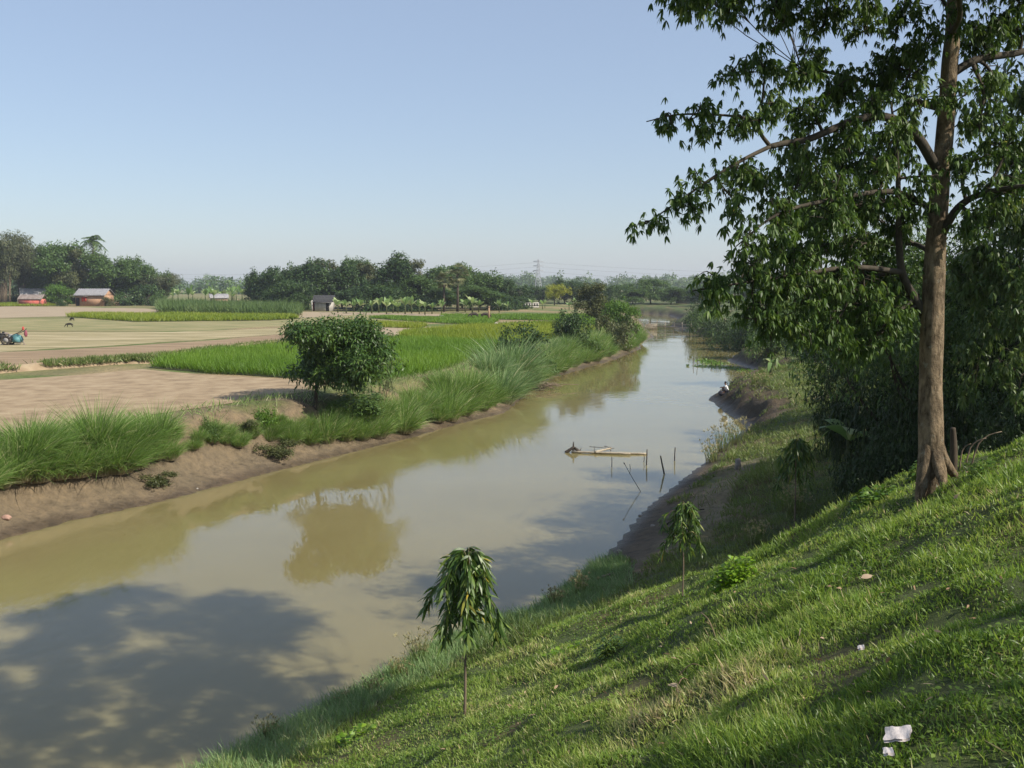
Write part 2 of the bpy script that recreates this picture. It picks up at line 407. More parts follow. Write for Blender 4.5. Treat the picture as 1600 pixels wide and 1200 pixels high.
sheet("ploughed_field", [(-420, 585), (0, 572), (170, 561), (300, 553), (450, 537), (560, 530), (622, 527), (605, 519.5), (470, 520), (330, 532), (150, 544), (0, 551), (-420, 562)], z0 + .016, PLOUGH, "brown ploughed field beyond the weedy ridge", "field", .5, 4)
sheet("soil_field", [(-420, 640), (0, 594), (130, 586), (225, 577), (330, 586), (450, 593), (600, 602), (690, 608), (675, 618), (600, 630), (500, 641), (400, 651), (300, 662), (150, 675), (0, 695), (-420, 800)], z0 + .020, SOIL, "bare crumbled tan field behind the near grass bank", "field", .3, 5)
sheet("fallow_strip", [(430, 487), (560, 488), (690, 491), (690, 494), (560, 492), (470, 497), (380, 500)], z0 + .024, PALE, "pale dry strip in front of the banana plants", "path", .5, 6)
sheet("soil_gap", [(540, 512), (640, 511), (760, 509), (725, 512), (600, 527), (555, 528)], z0 + .028, PALE, "small bare patch between the rice fields", "field", .3, 7)
POND = rough_mat("still_water", (.2, .19, .15), (.24, .22, .17), 1, .06, 0)
sheet("puddle", [(832, 503), (858, 503), (862, 505), (828, 505.5)], z0 + .03, POND, "bright puddle in the far fields", "puddle", .2, 8)

# ------------------------------------------------------------------ rice and cane
def scatter_px(poly_px, spacing, z=HB, jitter=.5, seed=1):
    w = [tuple(at_z(x, y, z)[:2]) for x, y in poly_px]; a = np.array(w)
    xs = np.arange(a[:, 0].min(), a[:, 0].max(), spacing); ys = np.arange(a[:, 1].min(), a[:, 1].max(), spacing)
    P, Q = np.meshgrid(xs, ys); rng = np.random.default_rng(seed)
    P = P.ravel() + (rng.random(P.size) - .5) * spacing * jitter * 2; Q = Q.ravel() + (rng.random(Q.size) - .5) * spacing * jitter * 2
    wob = (fbm(P, Q, 6, seed) - .5) * 1.2
    k = in_poly(P + wob, Q + wob, w) & (terrain(P, Q)[1] > 4.2); return P[k], Q[k]
def crop(name, poly, spacing, h, nb, width, mat, label, cat, seed, droop=.35, lean=.35, mudz=.034):
    x, y = scatter_px(poly, spacing, seed=seed); rng = np.random.default_rng(seed + 50)
    n = len(x); hh = h * (.72 + .5 * fbm(x, y, 5, seed + 3))
    tn = np.clip(.15 + .7 * fbm(x, y, 7, seed + 4) + rng.normal(size=n) * .08, 0, 1)
    bx = np.repeat(np.stack([x, y, np.full(n, HB)], 1), nb, 0) + rng.normal(size=(n * nb, 3)) * [spacing * .22, spacing * .22, 0]
    d = unit(np.concatenate([rng.normal(size=(n * nb, 2)) * lean, np.ones((n * nb, 1))], 1))
    p = strips(bx, d, np.repeat(hh, nb) * rng.uniform(.8, 1.15, n * nb), width, droop * rng.random(n * nb), 2, (.8, 1, .15), rng, np.clip(np.repeat(tn, nb) + rng.normal(size=n * nb) * .12, 0, 1))
    sheet("paddy_mud", poly, HB + mudz, PADDYMUD, "dark wet mud under " + label, "mud", .3, seed, 2.5)
    return tag(obj(name, mesh_from(name, [p], mat)), label, cat, kind="stuff")
RICE_G = leaf_mat("young_rice", [(0, (.06, .13, .012)), (.5, (.12, .225, .022)), (1, (.2, .3, .04))], .35, .5, base=(.1, .13, .03), base_end=.3)
RICE_Y = leaf_mat("ripening_rice", [(0, (.12, .19, .02)), (.5, (.2, .26, .025)), (1, (.29, .31, .045))], .35, .5, base=(.12, .14, .03), base_end=.3)
CANE = leaf_mat("cane_leaves", [(0, (.055, .1, .025)), (.5, (.09, .15, .04)), (1, (.16, .2, .075))], .3, .55, base=(.2, .16, .09), base_end=.35)
crop("rice_plants", [(230, 575), (340, 584), (450, 591), (590, 600), (690, 606), (740, 596), (790, 575), (830, 552), (790, 540), (640, 534), (560, 531), (440, 545), (330, 556), (250, 567)], .24, .85, 7, .028, RICE_G, "bright green young rice filling the paddy behind the lone round tree", "rice", 11)
crop("rice_plants", [(622, 529), (640, 521), (735, 513), (800, 510), (880, 509), (930, 515), (900, 530), (840, 545), (790, 538), (640, 532.5)], .33, .8, 7, .04, RICE_Y, "yellow-green ripening rice paddy reaching the river bushes", "rice", 12)
crop("rice_plants", [(104, 495.5), (130, 492.5), (250, 494), (460, 496), (470, 498), (420, 501), (210, 503)], .5, .95, 7, .07, RICE_Y, "long strip of yellowish rice in front of the tall cane", "rice", 13)
crop("rice_plants", [(575, 497.5), (600, 495), (780, 501), (765, 508), (700, 506)], .5, .6, 7, .07, RICE_G, "narrow green rice strip below the banana row", "rice", 14)
crop("rice_plants", [(535, 505.5), (560, 504), (668, 509), (660, 513.5), (560, 511)], .42, .7, 7, .06, RICE_Y, "short yellow-green rice strip just right behind the round tree top", "rice", 15)
crop("rice_plants", [(690, 492.5), (930, 492), (990, 498), (930, 502), (800, 500), (690, 497)], .6, .5, 6, .09, RICE_G, "deep green rice around the grazing dark cattle", "rice", 16)
crop("rice_plants", [(-200, 475), (70, 475.5), (88, 478), (0, 479), (-200, 479)], .7, .9, 6, .1, RICE_Y, "thin bright rice strip before the red shed", "rice", 17)
crop("rice_plants", [(770, 507), (930, 505), (985, 512), (940, 517), (850, 508)], .5, .7, 6, .07, RICE_G, "green rice patch behind the leafy bank bushes", "rice", 18)
crop("sugar_cane", [(250, 491), (360, 493.5), (466, 495), (470, 487), (380, 482.5), (250, 480)], .75, 2.5, 10, .1, CANE, "tall grey-green sugar cane block left of the white-walled hut", "sugar cane", 19, .6, .3)

# weedy ridge between the two near fields
def ridge(name, path_px, half, h, label, seed):
    c = smooth_path([at_z(x, y, HB)[:2] for x, y in path_px], 60); t = np.gradient(c, axis=0); nrm = unit(np.stack([-t[:, 1], t[:, 0]], 1))
    V = []; prof = [(-1, -.02), (-.55, .6), (-.15, 1), (.2, .95), (.6, .5), (1, -.02)]
    for a, b in prof:
        o = c + nrm * a * half * (1 + .5 * (fbm(c[:, 0], c[:, 1], 3, seed) - .5))[:, None]
        V.append(np.concatenate([o, (HB + b * h * (.7 + .6 * fbm(o[:, 0], o[:, 1], 2, seed + 1)))[:, None]], 1))
    V = np.concatenate(V); n = len(c); i = np.arange(n - 1)
    F = np.concatenate([np.stack([k * n + i, k * n + i + 1, (k + 1) * n + i + 1, (k + 1) * n + i], 1) for k in range(len(prof) - 1)])
    return tag(obj(name, mesh_from(name, [dict(v=V, f=[F])], SOIL, True)), label, "field ridge", kind="structure"), c
_, RC = ridge("field_ridge", [(-420, 612), (-150, 595), (0, 581), (110, 573), (200, 567), (232, 566), (330, 552), (450, 538)], 1.1, .4, "low earth ridge between the bare fields", 60)
# ------------------------------------------------------------------ foliage materials
M = {}
M['bark'] = rough_mat("bark", (.075, .06, .045), (.17, .13, .09), 6, .9, .5, c3=(.25, .2, .14), stretch=(1, 1, .35))
M['dark_bark'] = rough_mat("dark_bark", (.035, .028, .02), (.085, .065, .045), 6, .9, .5, stretch=(1, 1, .3))
def bark_mat(name):
    """flaking bark: vertical fissures, warm and grey patches, pale lichen"""
    m, nt, ns, ln, bs = new_mat(name); tc = node(nt, "ShaderNodeTexCoord")
    mp = node(nt, "ShaderNodeMapping"); mp.inputs["Scale"].default_value = (1, 1, .28); ln.new(tc.outputs["Object"], mp.inputs[0])
    f = node(nt, "ShaderNodeTexNoise", Scale=16, Detail=12, Roughness=.7); ln.new(mp.outputs[0], f.inputs["Vector"])
    g = node(nt, "ShaderNodeTexNoise", Scale=2.6, Detail=7, Roughness=.65); ln.new(tc.outputs["Object"], g.inputs["Vector"])
    l_ = node(nt, "ShaderNodeTexNoise", Scale=7, Detail=9, Roughness=.75); ln.new(tc.outputs["Object"], l_.inputs["Vector"])
    r = ramp(nt, [(.3, (.075, .058, .038)), (.5, (.19, .142, .088)), (.7, (.3, .23, .145))]); ln.new(g.outputs[0], r.inputs[0])
    c = ramp(nt, [(.36, (.32, .3, .27)), (.52, (1, 1, 1)), (.7, (1.3, 1.27, 1.2))]); ln.new(f.outputs[0], c.inputs[0])
    mx = node(nt, "ShaderNodeMix", data_type='RGBA', blend_type='MULTIPLY'); mx.inputs[0].default_value = 1; ln.new(r.outputs[0], mx.inputs[6]); ln.new(c.outputs[0], mx.inputs[7])
    k = ramp(nt, [(.58, (0, 0, 0)), (.66, (.75, .75, .75))]); ln.new(l_.outputs[0], k.inputs[0])
    m2 = node(nt, "ShaderNodeMix", data_type='RGBA'); ln.new(k.outputs[0], m2.inputs[0]); ln.new(mx.outputs[2], m2.inputs[6]); m2.inputs[7].default_value = (.25, .24, .18, 1)
    ln.new(m2.outputs[2], bs.inputs["Base Color"]); bs.inputs["Roughness"].default_value = .9; bs.inputs["Specular IOR Level"].default_value = .2
    bp = node(nt, "ShaderNodeBump", Strength=1.0, Distance=.035); ln.new(f.outputs[0], bp.inputs["Height"])
    b2 = node(nt, "ShaderNodeBump", Strength=.8, Distance=.08); ln.new(g.outputs[0], b2.inputs["Height"]); ln.new(bp.outputs[0], b2.inputs["Normal"]); ln.new(b2.outputs[0], bs.inputs["Normal"])
    return m
M['big_bark'] = bark_mat("big_bark")
M['limb_bark'] = rough_mat("limb_bark", (.03, .026, .019), (.085, .07, .05), 5, .9, .5, stretch=(1, 1, .6))
M['mango'] = leaf_mat("mango_leaves", [(0, (.025, .055, .011)), (.55, (.048, .1, .017)), (.85, (.085, .145, .026)), (1, (.14, .19, .045))], .2, .42)
M['dark'] = leaf_mat("dark_leaves", [(0, (.02, .046, .011)), (.6, (.044, .086, .019)), (1, (.09, .14, .032))], .2, .5)
M['deep'] = leaf_mat("shade_darkened_leaves", [(0, (.014, .03, .008)), (.6, (.028, .055, .013)), (1, (.06, .095, .024))], .12, .5, spec=.25)  # darker copy of the dark leaves: the thicket's shade put into the colour
M['mid'] = leaf_mat("mid_leaves", [(0, (.04, .08, .018)), (.55, (.075, .135, .028)), (1, (.13, .19, .048))], .25, .5)
M['olive'] = leaf_mat("olive_leaves", [(0, (.04, .052, .018)), (.55, (.08, .095, .03)), (1, (.15, .15, .055))], .25, .55)
M['bright'] = leaf_mat("bright_leaves", [(0, (.05, .11, .014)), (.5, (.09, .18, .02)), (1, (.16, .26, .04))], .32, .48)
M['yellow'] = leaf_mat("yellow_green_leaves", [(0, (.14, .18, .015)), (.5, (.24, .27, .02)), (1, (.34, .34, .04))], .3, .5)
M['grey'] = leaf_mat("bamboo_leaves", [(0, (.05, .068, .028)), (.55, (.095, .115, .05)), (1, (.17, .175, .09))], .28, .55)
M['silk'] = leaf_mat("silk_leaves", [(0, (.03, .066, .014)), (.5, (.068, .125, .024)), (.85, (.12, .19, .042)), (.95, (.2, .26, .07)), (1, (.34, .3, .06))], .34, .5, spec=.35)
M['silk2'] = leaf_mat("pale_leaves", [(0, (.04, .08, .018)), (.5, (.075, .13, .03)), (1, (.17, .22, .07))], .34, .42)
M['banana'] = leaf_mat("banana_leaves", [(0, (.12, .22, .06)), (.5, (.22, .32, .11)), (1, (.38, .44, .22))], .35, .4)
M['palm'] = leaf_mat("palm_leaves", [(0, (.06, .08, .03)), (.5, (.12, .14, .055)), (1, (.24, .23, .12))], .2, .5)
M['kans'] = leaf_mat("tall_grass", [(0, (.07, .14, .025)), (.4, (.14, .245, .05)), (.75, (.24, .35, .1)), (1, (.48, .46, .25))], .35, .5, base=(.36, .31, .21), base_end=.45)
M['kans2'] = leaf_mat("blue_green_grass", [(0, (.085, .155, .05)), (.4, (.15, .245, .085)), (.75, (.24, .34, .14)), (1, (.46, .45, .26))], .32, .5, base=(.34, .3, .2), base_end=.4)
M['lawn'] = leaf_mat("slope_grass", [(0, (.055, .115, .022)), (.35, (.16, .26, .046)), (.65, (.265, .345, .085)), (.86, (.44, .45, .19)), (1, (.55, .45, .25))], .45, .42, base=(.12, .12, .045), base_end=.3)
M['rough'] = leaf_mat("rough_grass", [(0, (.06, .1, .02)), (.5, (.12, .175, .04)), (.82, (.21, .25, .08)), (1, (.38, .33, .18))], .35, .5, base=(.12, .1, .05), base_end=.4)
M['mast'] = leaf_mat("mast_leaves", [(0, (.035, .08, .014)), (.5, (.075, .14, .026)), (.85, (.14, .21, .045)), (.97, (.2, .26, .05)), (1, (.42, .3, .03))], .25, .42, spec=.45)
M['weed'] = leaf_mat("weed_leaves", [(0, (.1, .2, .015)), (.5, (.17, .31, .02)), (1, (.25, .38, .04))], .4, .45)
M['dry'] = leaf_mat("dry_leaf", [(0, (.22, .13, .07)), (.5, (.34, .23, .14)), (1, (.48, .37, .26))], .2, .7)

# ------------------------------------------------------------------ foliage shapes
LEAFP = (.12, .95, 1, .7, .06)
def sphere_pts(n, rng):
    return unit(rng.normal(size=(n, 3)))
def leaf_cloud(centers, radii, per, L, W, rng, droop=.25, tone_bias=None, up=.35, nseg=2, prof=LEAFP, squash=1.0):
    """leaves scattered in clusters; each leaf points out of its cluster and faces roughly upward"""
    n = len(centers) * per
    c = np.repeat(centers, per, 0); r = np.repeat(np.broadcast_to(radii, (len(centers),)), per)
    o = sphere_pts(n, rng); o[:, 2] *= squash
    rad = r * rng.random(n) ** .45
    pos = c + o * rad[:, None]
    d = unit(o * .8 + rng.normal(size=(n, 3)) * .6 + [0, 0, -.15])
    ct = rng.random(len(centers)) if tone_bias is None else tone_bias
    tn = np.clip(np.repeat(ct, per) * .5 + rng.random(n) * .5, 0, 1)
    return strips(pos, d, L * rng.uniform(.7, 1.3, n), W * rng.uniform(.75, 1.25, n), droop, nseg, prof, rng, tn,
                  flat=unit(o * .7 + [0, 0, up + .4]))
def lobed(rng, W, H, z0, nlobe, ncl, flat_bottom=.55, lobe=.42, gap=.0):
    """cluster centres on the surface of several overlapping lobes: an uneven, clumpy crown"""
    lc = sphere_pts(nlobe, rng) * (rng.random((nlobe, 1)) ** .4) * (1 - lobe)
    lc[:, 2] = np.where(lc[:, 2] < 0, lc[:, 2] * flat_bottom, lc[:, 2])
    lr = lobe * rng.uniform(.7, 1.2, nlobe)
    k = rng.integers(0, nlobe, ncl); o = sphere_pts(ncl, rng)
    o[:, 2] = np.where(o[:, 2] < -.3, -o[:, 2] * .6, o[:, 2])
    p = lc[k] + o * (lr[k] * rng.uniform(.55, 1.05, ncl))[:, None]
    zmin, zmax = p[:, 2].min(), p[:, 2].max()
    fx = 1 / np.percentile(np.abs(p[:, 0]), 97); fy = 1 / np.percentile(np.abs(p[:, 1]), 97)
    p[:, 0] *= fx; p[:, 1] *= fy; lc[:, 0] *= fx; lc[:, 1] *= fy
    out = np.stack([p[:, 0] * W / 2, p[:, 1] * W / 2, z0 + (p[:, 2] - zmin) / (zmax - zmin) * (H - z0)], 1)
    lobes = np.stack([lc[:, 0] * W / 2, lc[:, 1] * W / 2, z0 + (lc[:, 2] - zmin) / (zmax - zmin) * (H - z0)], 1)
    return out, lobes
def make_tree(seed, W=9, H=10, z0=2.2, nlobe=8, ncl=260, per=26, L=.42, Wd=.2, cr=.7, mat='dark', bark='dark_bark', tr=.2, lobe=.42, flat=.55, droop=.25, lean=0, limbs=5):
    rng = np.random.default_rng(seed)
    cl, lob = lobed(rng, W, H, z0, nlobe, ncl, flat, lobe)
    cl[:, 0] += lean * (cl[:, 2] / H)
    fol = leaf_cloud(cl, cr * rng.uniform(.7, 1.3, len(cl)), per, L, Wd, rng, droop)
    parts = []
    fork = z0 + (H - z0) * .18
    parts.append(tube(smooth_path([(0, 0, -.4, tr * 1.35), (.03, .02, .3, tr), (lean * .1, .05, fork * .6, tr * .85), (lean * .2, 0, fork, tr * .7)], 9)[:, :3],
                      np.interp(np.linspace(0, 1, 9), [0, .2, 1], [tr * 1.5, tr, tr * .65]), 9))
    for k in range(min(limbs, nlobe)):
        e = lob[k] + [lean * lob[k][2] / H, 0, 0]
        s = np.array([lean * .2 * .9, 0, fork * rng.uniform(.75, 1)])
        mid = (s + e) / 2 + [0, 0, -.1 * H * rng.random()] + rng.normal(size=3) * .02 * H
        parts.append(tube(smooth_path([s, mid, e], 8), np.linspace(tr * .6, tr * .15, 8), 6))
    return mesh_from("trunk", parts, M[bark], True), mesh_from("crown", [fol], M[mat]), W, H
def make_bamboo(seed, W=8, H=12, n=46, L=.5, mat='grey'):
    rng = np.random.default_rng(seed); parts = []; pos = []; ds = []
    for k in range(n):
        a = rng.random() * 2 * math.pi; r = rng.random() ** .5 * W * .14; h = H * rng.uniform(.75, 1.15)
        out = np.array([math.cos(a), math.sin(a), 0]); sp = W * rng.uniform(.15, .5)
        b = np.array([math.cos(a) * r, math.sin(a) * r, -.2])
        P = smooth_path([b, b + out * sp * .12 + [0, 0, h * .5], b + out * sp * .5 + [0, 0, h * .86], b + out * sp * 1.0 + [0, 0, h * .88]], 10)
        parts.append(tube(P, np.linspace(.06, .012, 10), 4))
        q = smooth_path(P, 60); s = q[18:]
        for j in range(2):
            pos.append(s + rng.normal(size=s.shape) * .35); ds.append(np.tile(out, (len(s), 1)))
    pos = np.concatenate(pos); ds = np.concatenate(ds)
    pos = np.repeat(pos, 4, 0) + rng.normal(size=(len(pos) * 4, 3)) * .3; n2 = len(pos)
    d = unit(np.repeat(ds, 4, 0) * .4 + rng.normal(size=(n2, 3)) * .7 + [0, 0, -.35])
    fol = strips(pos, d, L * rng.uniform(.6, 1.3, n2), .12, .35, 2, LEAFP, rng)
    return mesh_from("culm", parts, M['bark'], True), mesh_from("foliage", [fol], M[mat]), W, H
def make_shrub(seed, W=3, H=2, ncl=120, per=26, L=.2, Wd=.09, cr=.3, mat='mid', nlobe=7, z0=.1, droop=.25):
    rng = np.random.default_rng(seed)
    cl, lob = lobed(rng, W, H, z0, nlobe, ncl, .8, .45)
    fol = leaf_cloud(cl, cr * rng.uniform(.6, 1.4, len(cl)), per, L, Wd, rng, droop)
    st = [tube(smooth_path([(rng.normal() * .1, rng.normal() * .1, -.15), (lob[k] * [.4, .4, .5]), lob[k]], 6), np.linspace(.05, .015, 6) * W / 3, 5) for k in range(nlobe)]
    return mesh_from("stem", st, M['dark_bark'], True), mesh_from("foliage", [fol], M[mat]), W, H
def plant(proto, name, label, cat, loc, w, h, rz=None, group=None, parts=("trunk", "crown")):
    """one plant: an Empty at its foot carrying its woody part and its foliage"""
    a, b, W0, H0 = proto
    root = thing(name, label, cat, loc, random.random() * 6.28 if rz is None else rz, group, (w / W0, w / W0, h / H0))
    obj(parts[0], a, root); obj(parts[1], b, root)
    return root
def plant_px(proto, name, label, cat, px, top, wpx, d=None, base=None, group=None, rz=None, parts=("trunk", "crown"), sink=0.0):
    if d is None:
        g = ground_at(px, base)
    else:
        q = at_d(px, 500, d); g = np.array([q[0], q[1], gz(q[0], q[1])])
    dd = g[1]; ztop = at_d(px, top, dd)[2]
    return plant(proto, name, label, cat, g - [0, 0, sink], wpx * dd / FPX, max(.3, ztop - g[2] + sink), rz, group, parts)

# ------------------------------------------------------------------ the big tree on the slope
D0 = 18.0
def L_(pts, d=D0):
    """limb control rows (pixel x, pixel y, radius in m, distance) -> points and radii in space"""
    out = []
    for p in pts:
        dd = p[3] if len(p) > 3 else d
        out.append([*at_d(p[0], p[1], dd), p[2] * D0 / 18])
    return out
base_g = ground_at(1458, 768)
D0 = base_g[1]
big = thing("silk_cotton_tree", "tall spreading tree with thick tan trunk and flared roots on the grassy slope", "tree", base_g)
def limb(ctrl, n, sides=8):
    r = smooth_path(ctrl, n); return r[:, :3], np.maximum(r[:, 3], .008)
trunk_ctrl = L_([(1456, 800, .3), (1456, 752, .265), (1455, 700, .222), (1454, 600, .2), (1457, 500, .196), (1461, 400, .178), (1468, 300, .16), (1477, 200, .145), (1484, 100, .134), (1490, 30, .125), (1496, -120, .1), (1490, -240, .04)], D0)
tp, tr_ = limb(trunk_ctrl, 70)
tparts = [tube(tp, tr_ * (1 + .02 * np.sin(np.arange(70) * .9)), 18)]
for pts in ([(1456, 640, .07, D0), (1463, 690, .12, D0 - .02), (1476, 720, .09, D0 - .05), (1491, 742, .07, D0), (1504, 760, .03, D0 + .1)],
            [(1455, 640, .07, D0), (1459, 700, .13, D0 - .06), (1467, 734, .09, D0 - .24), (1474, 756, .07, D0 - .4), (1478, 775, .03, D0 - .5)],
            [(1454, 640, .07, D0), (1448, 705, .13, D0 - .06), (1442, 748, .11, D0 - .15), (1438, 772, .09, D0 - .2), (1436, 790, .03, D0 - .25)]):
    p, r = limb(L_(pts), 14); tparts.append(tube(p, r, 10))
obj("trunk", mesh_from("trunk", tparts, M['big_bark'], True, base_g), big)
LIMBS = [
    [(1472, 282, .12, D0 + .08), (1436, 217, .11, D0 - .3), (1400, 188, .1, D0 - .5), (1360, 182, .085, D0 - .7), (1310, 198, .075, D0 - .9), (1262, 218, .068, D0 - 1), (1225, 224, .06, D0 - 1.1), (1203, 229, .055, D0 - 1.2)],
    [(1203, 229, .045, D0 - 1.2), (1186, 200, .035, D0 - 1.3), (1192, 150, .025, D0 - 1.4), (1196, 95, .012, D0 - 1.4)],
    [(1192, 188, .028, D0 - 1.3), (1130, 180, .024, D0 - 1.5), (1060, 179, .018, D0 - 1.6), (1010, 190, .01, D0 - 1.6)],
    [(1203, 229, .045, D0 - 1.2), (1160, 250, .036, D0 - 1.4), (1110, 280, .028, D0 - 1.5), (1060, 315, .02, D0 - 1.6), (1005, 352, .01, D0 - 1.7)],
    [(1460, 524, .12, D0 + .1), (1434, 474, .1, D0 + .02), (1409, 424, .085, D0 - .15), (1404, 340, .065, D0 - .3), (1402, 240, .045, D0 - .3), (1392, 160, .02, D0 - .3)],
    [(1482, 118, .1, D0 + .05), (1530, 92, .085, D0 + .1), (1600, 80, .07, D0 + .3), (1700, 40, .04, D0 + .6), (1800, 30, .02, D0 + .9)],
    [(1462, 385, .1, D0 + .05), (1497, 325, .085, D0 - .3), (1545, 300, .06, D0 - .8), (1640, 285, .03, D0 - 1.5)],
    [(1468, 335, .08, D0 + .05), (1400, 300, .06, D0 - .5), (1300, 312, .045, D0 - 1.1), (1215, 335, .03, D0 - 1.6), (1150, 385, .012, D0 - 2)],
    [(1474, 170, .085), (1430, 158, .07, D0 + .4), (1360, 130, .05, D0 + .9), (1290, 112, .035, D0 + 1.3), (1235, 105, .014, D0 + 1.6)],
    [(1492, -20, .09), (1400, -45, .07, D0 - .4), (1260, -28, .05, D0 - .9), (1120, -12, .028, D0 - 1.2), (1030, -2, .01, D0 - 1.4)],
    [(1408, 425, .07, D0 - .3), (1330, 418, .055, D0 - .6), (1230, 432, .038, D0 - 1), (1140, 445, .02, D0 - 1.2), (1080, 455, .01, D0 - 1.3)],
    [(1464, 400, .07), (1420, 380, .055, D0 + 1), (1340, 390, .04, D0 + 2), (1260, 400, .02, D0 + 3)],
    [(1494, -60, .08), (1560, -120, .06, D0 - 1), (1650, -160, .04, D0 - 2), (1720, -150, .02, D0 - 3)],
    [(1494, -100, .08), (1400, -190, .06, D0 - 1.5), (1250, -260, .04, D0 - 3), (1100, -270, .02, D0 - 4)],
    [(1480, 60, .07), (1500, 20, .05, D0 - 1.5), (1480, -80, .035, D0 - 3), (1450, -200, .015, D0 - 4.5)],
]
NODES = []
for ctrl in LIMBS:
    p, r = limb(L_(ctrl, D0), 26)
    r = r * .78; obj("branch", mesh_from("branch", [tube(p, r, 8)], M['limb_bark'], True, base_g), big)
    NODES.append(np.concatenate([p[5:], r[5:, None]], 1))
NODES = np.concatenate(NODES)
def palmate(pos, out, rng, L=.145, W=.05, k=6, down=.95):
    n = len(pos); ax = unit(out * .7 + rng.normal(size=(n, 3)) * .35 + [0, 0, -down])
    u = unit(np.cross(ax, rng.normal(size=(n, 3)))); v = np.cross(ax, u)
    ph = np.arange(k) * 2 * math.pi / k + .5
    th = np.radians(rng.uniform(12, 62, (n, k)))
    d = ax[:, None] * np.cos(th)[..., None] + (u[:, None] * np.cos(ph)[None, :, None] + v[:, None] * np.sin(ph)[None, :, None]) * np.sin(th)[..., None]
    tn = np.clip(rng.random(n)[:, None] * .55 + rng.random((n, k)) * .45, 0, 1)
    s = rng.uniform(.75, 1.2, n)
    return strips(np.repeat(pos, k, 0), unit(d.reshape(-1, 3)), np.repeat(s, k) * L * rng.uniform(.8, 1.1, n * k), np.repeat(s, k) * W * rng.uniform(.6, 1.25, n * k), rng.uniform(.1, .8, n * k), 3, (.2, .95, .85, .05), rng, tn.reshape(-1),
                  flat=np.repeat(-ax, k, 0))
def fill(pads, nodes, rng, tips_per_m2, leaves, sub_r=.02, tip_r=.008, L=.145, W=.05, spread=1.0):
    """pads: (px, py, rx, ry, distance, depth) ellipsoids of leaves, each carried by its own small branch from the nearest limb"""
    wood = []; lp = []; lo = []; BR = []
    for (px, py, rx, ry, dd, dep) in pads:
        c = at_d(px, py, dd); sx = rx * dd / FPX; sz = ry * dd / FPX
        far = np.linalg.norm(nodes[:, :3] - c, axis=1); k = np.argsort(far)[:3]; k = k[rng.integers(0, 3)]; s = nodes[k, :3]
        mid = (s + c) / 2 + rng.normal(size=3) * .1 * np.linalg.norm(c - s) + [0, 0, .08 * np.linalg.norm(c - s)]
        sp = smooth_path([s, mid, c, c + unit(c - s) * sx * .5], 14)
        wood.append(tube(sp, np.linspace(min(nodes[k, 3] * .6, sub_r + .012), sub_r * .35, 14), 5))
        nt_ = max(4, int(tips_per_m2 * 3.14 * sx * sz * (1 + dep * .35)))
        o = sphere_pts(nt_, rng) * (rng.random((nt_, 1)) ** .42)
        tips = c + o * [sx, dep, sz]
        for t in tips:
            b = sp[rng.integers(4, 14)]; m_ = (b + t) / 2 + [0, 0, .05] + rng.normal(size=3) * .06
            q = smooth_path([b, m_, t], 6); wood.append(tube(q, np.linspace(tip_r, .003, 6), 4, cap=False))
            w = smooth_path(q[2:], leaves) + rng.normal(size=(leaves, 3)) * .06
            lp.append(w); lo.append(unit(np.tile(t - b, (leaves, 1)) + rng.normal(size=(leaves, 3)) * .5))
    lp = np.concatenate(lp); lo = np.concatenate(lo)
    return wood, palmate(lp, lo, rng, L, W)
d = D0
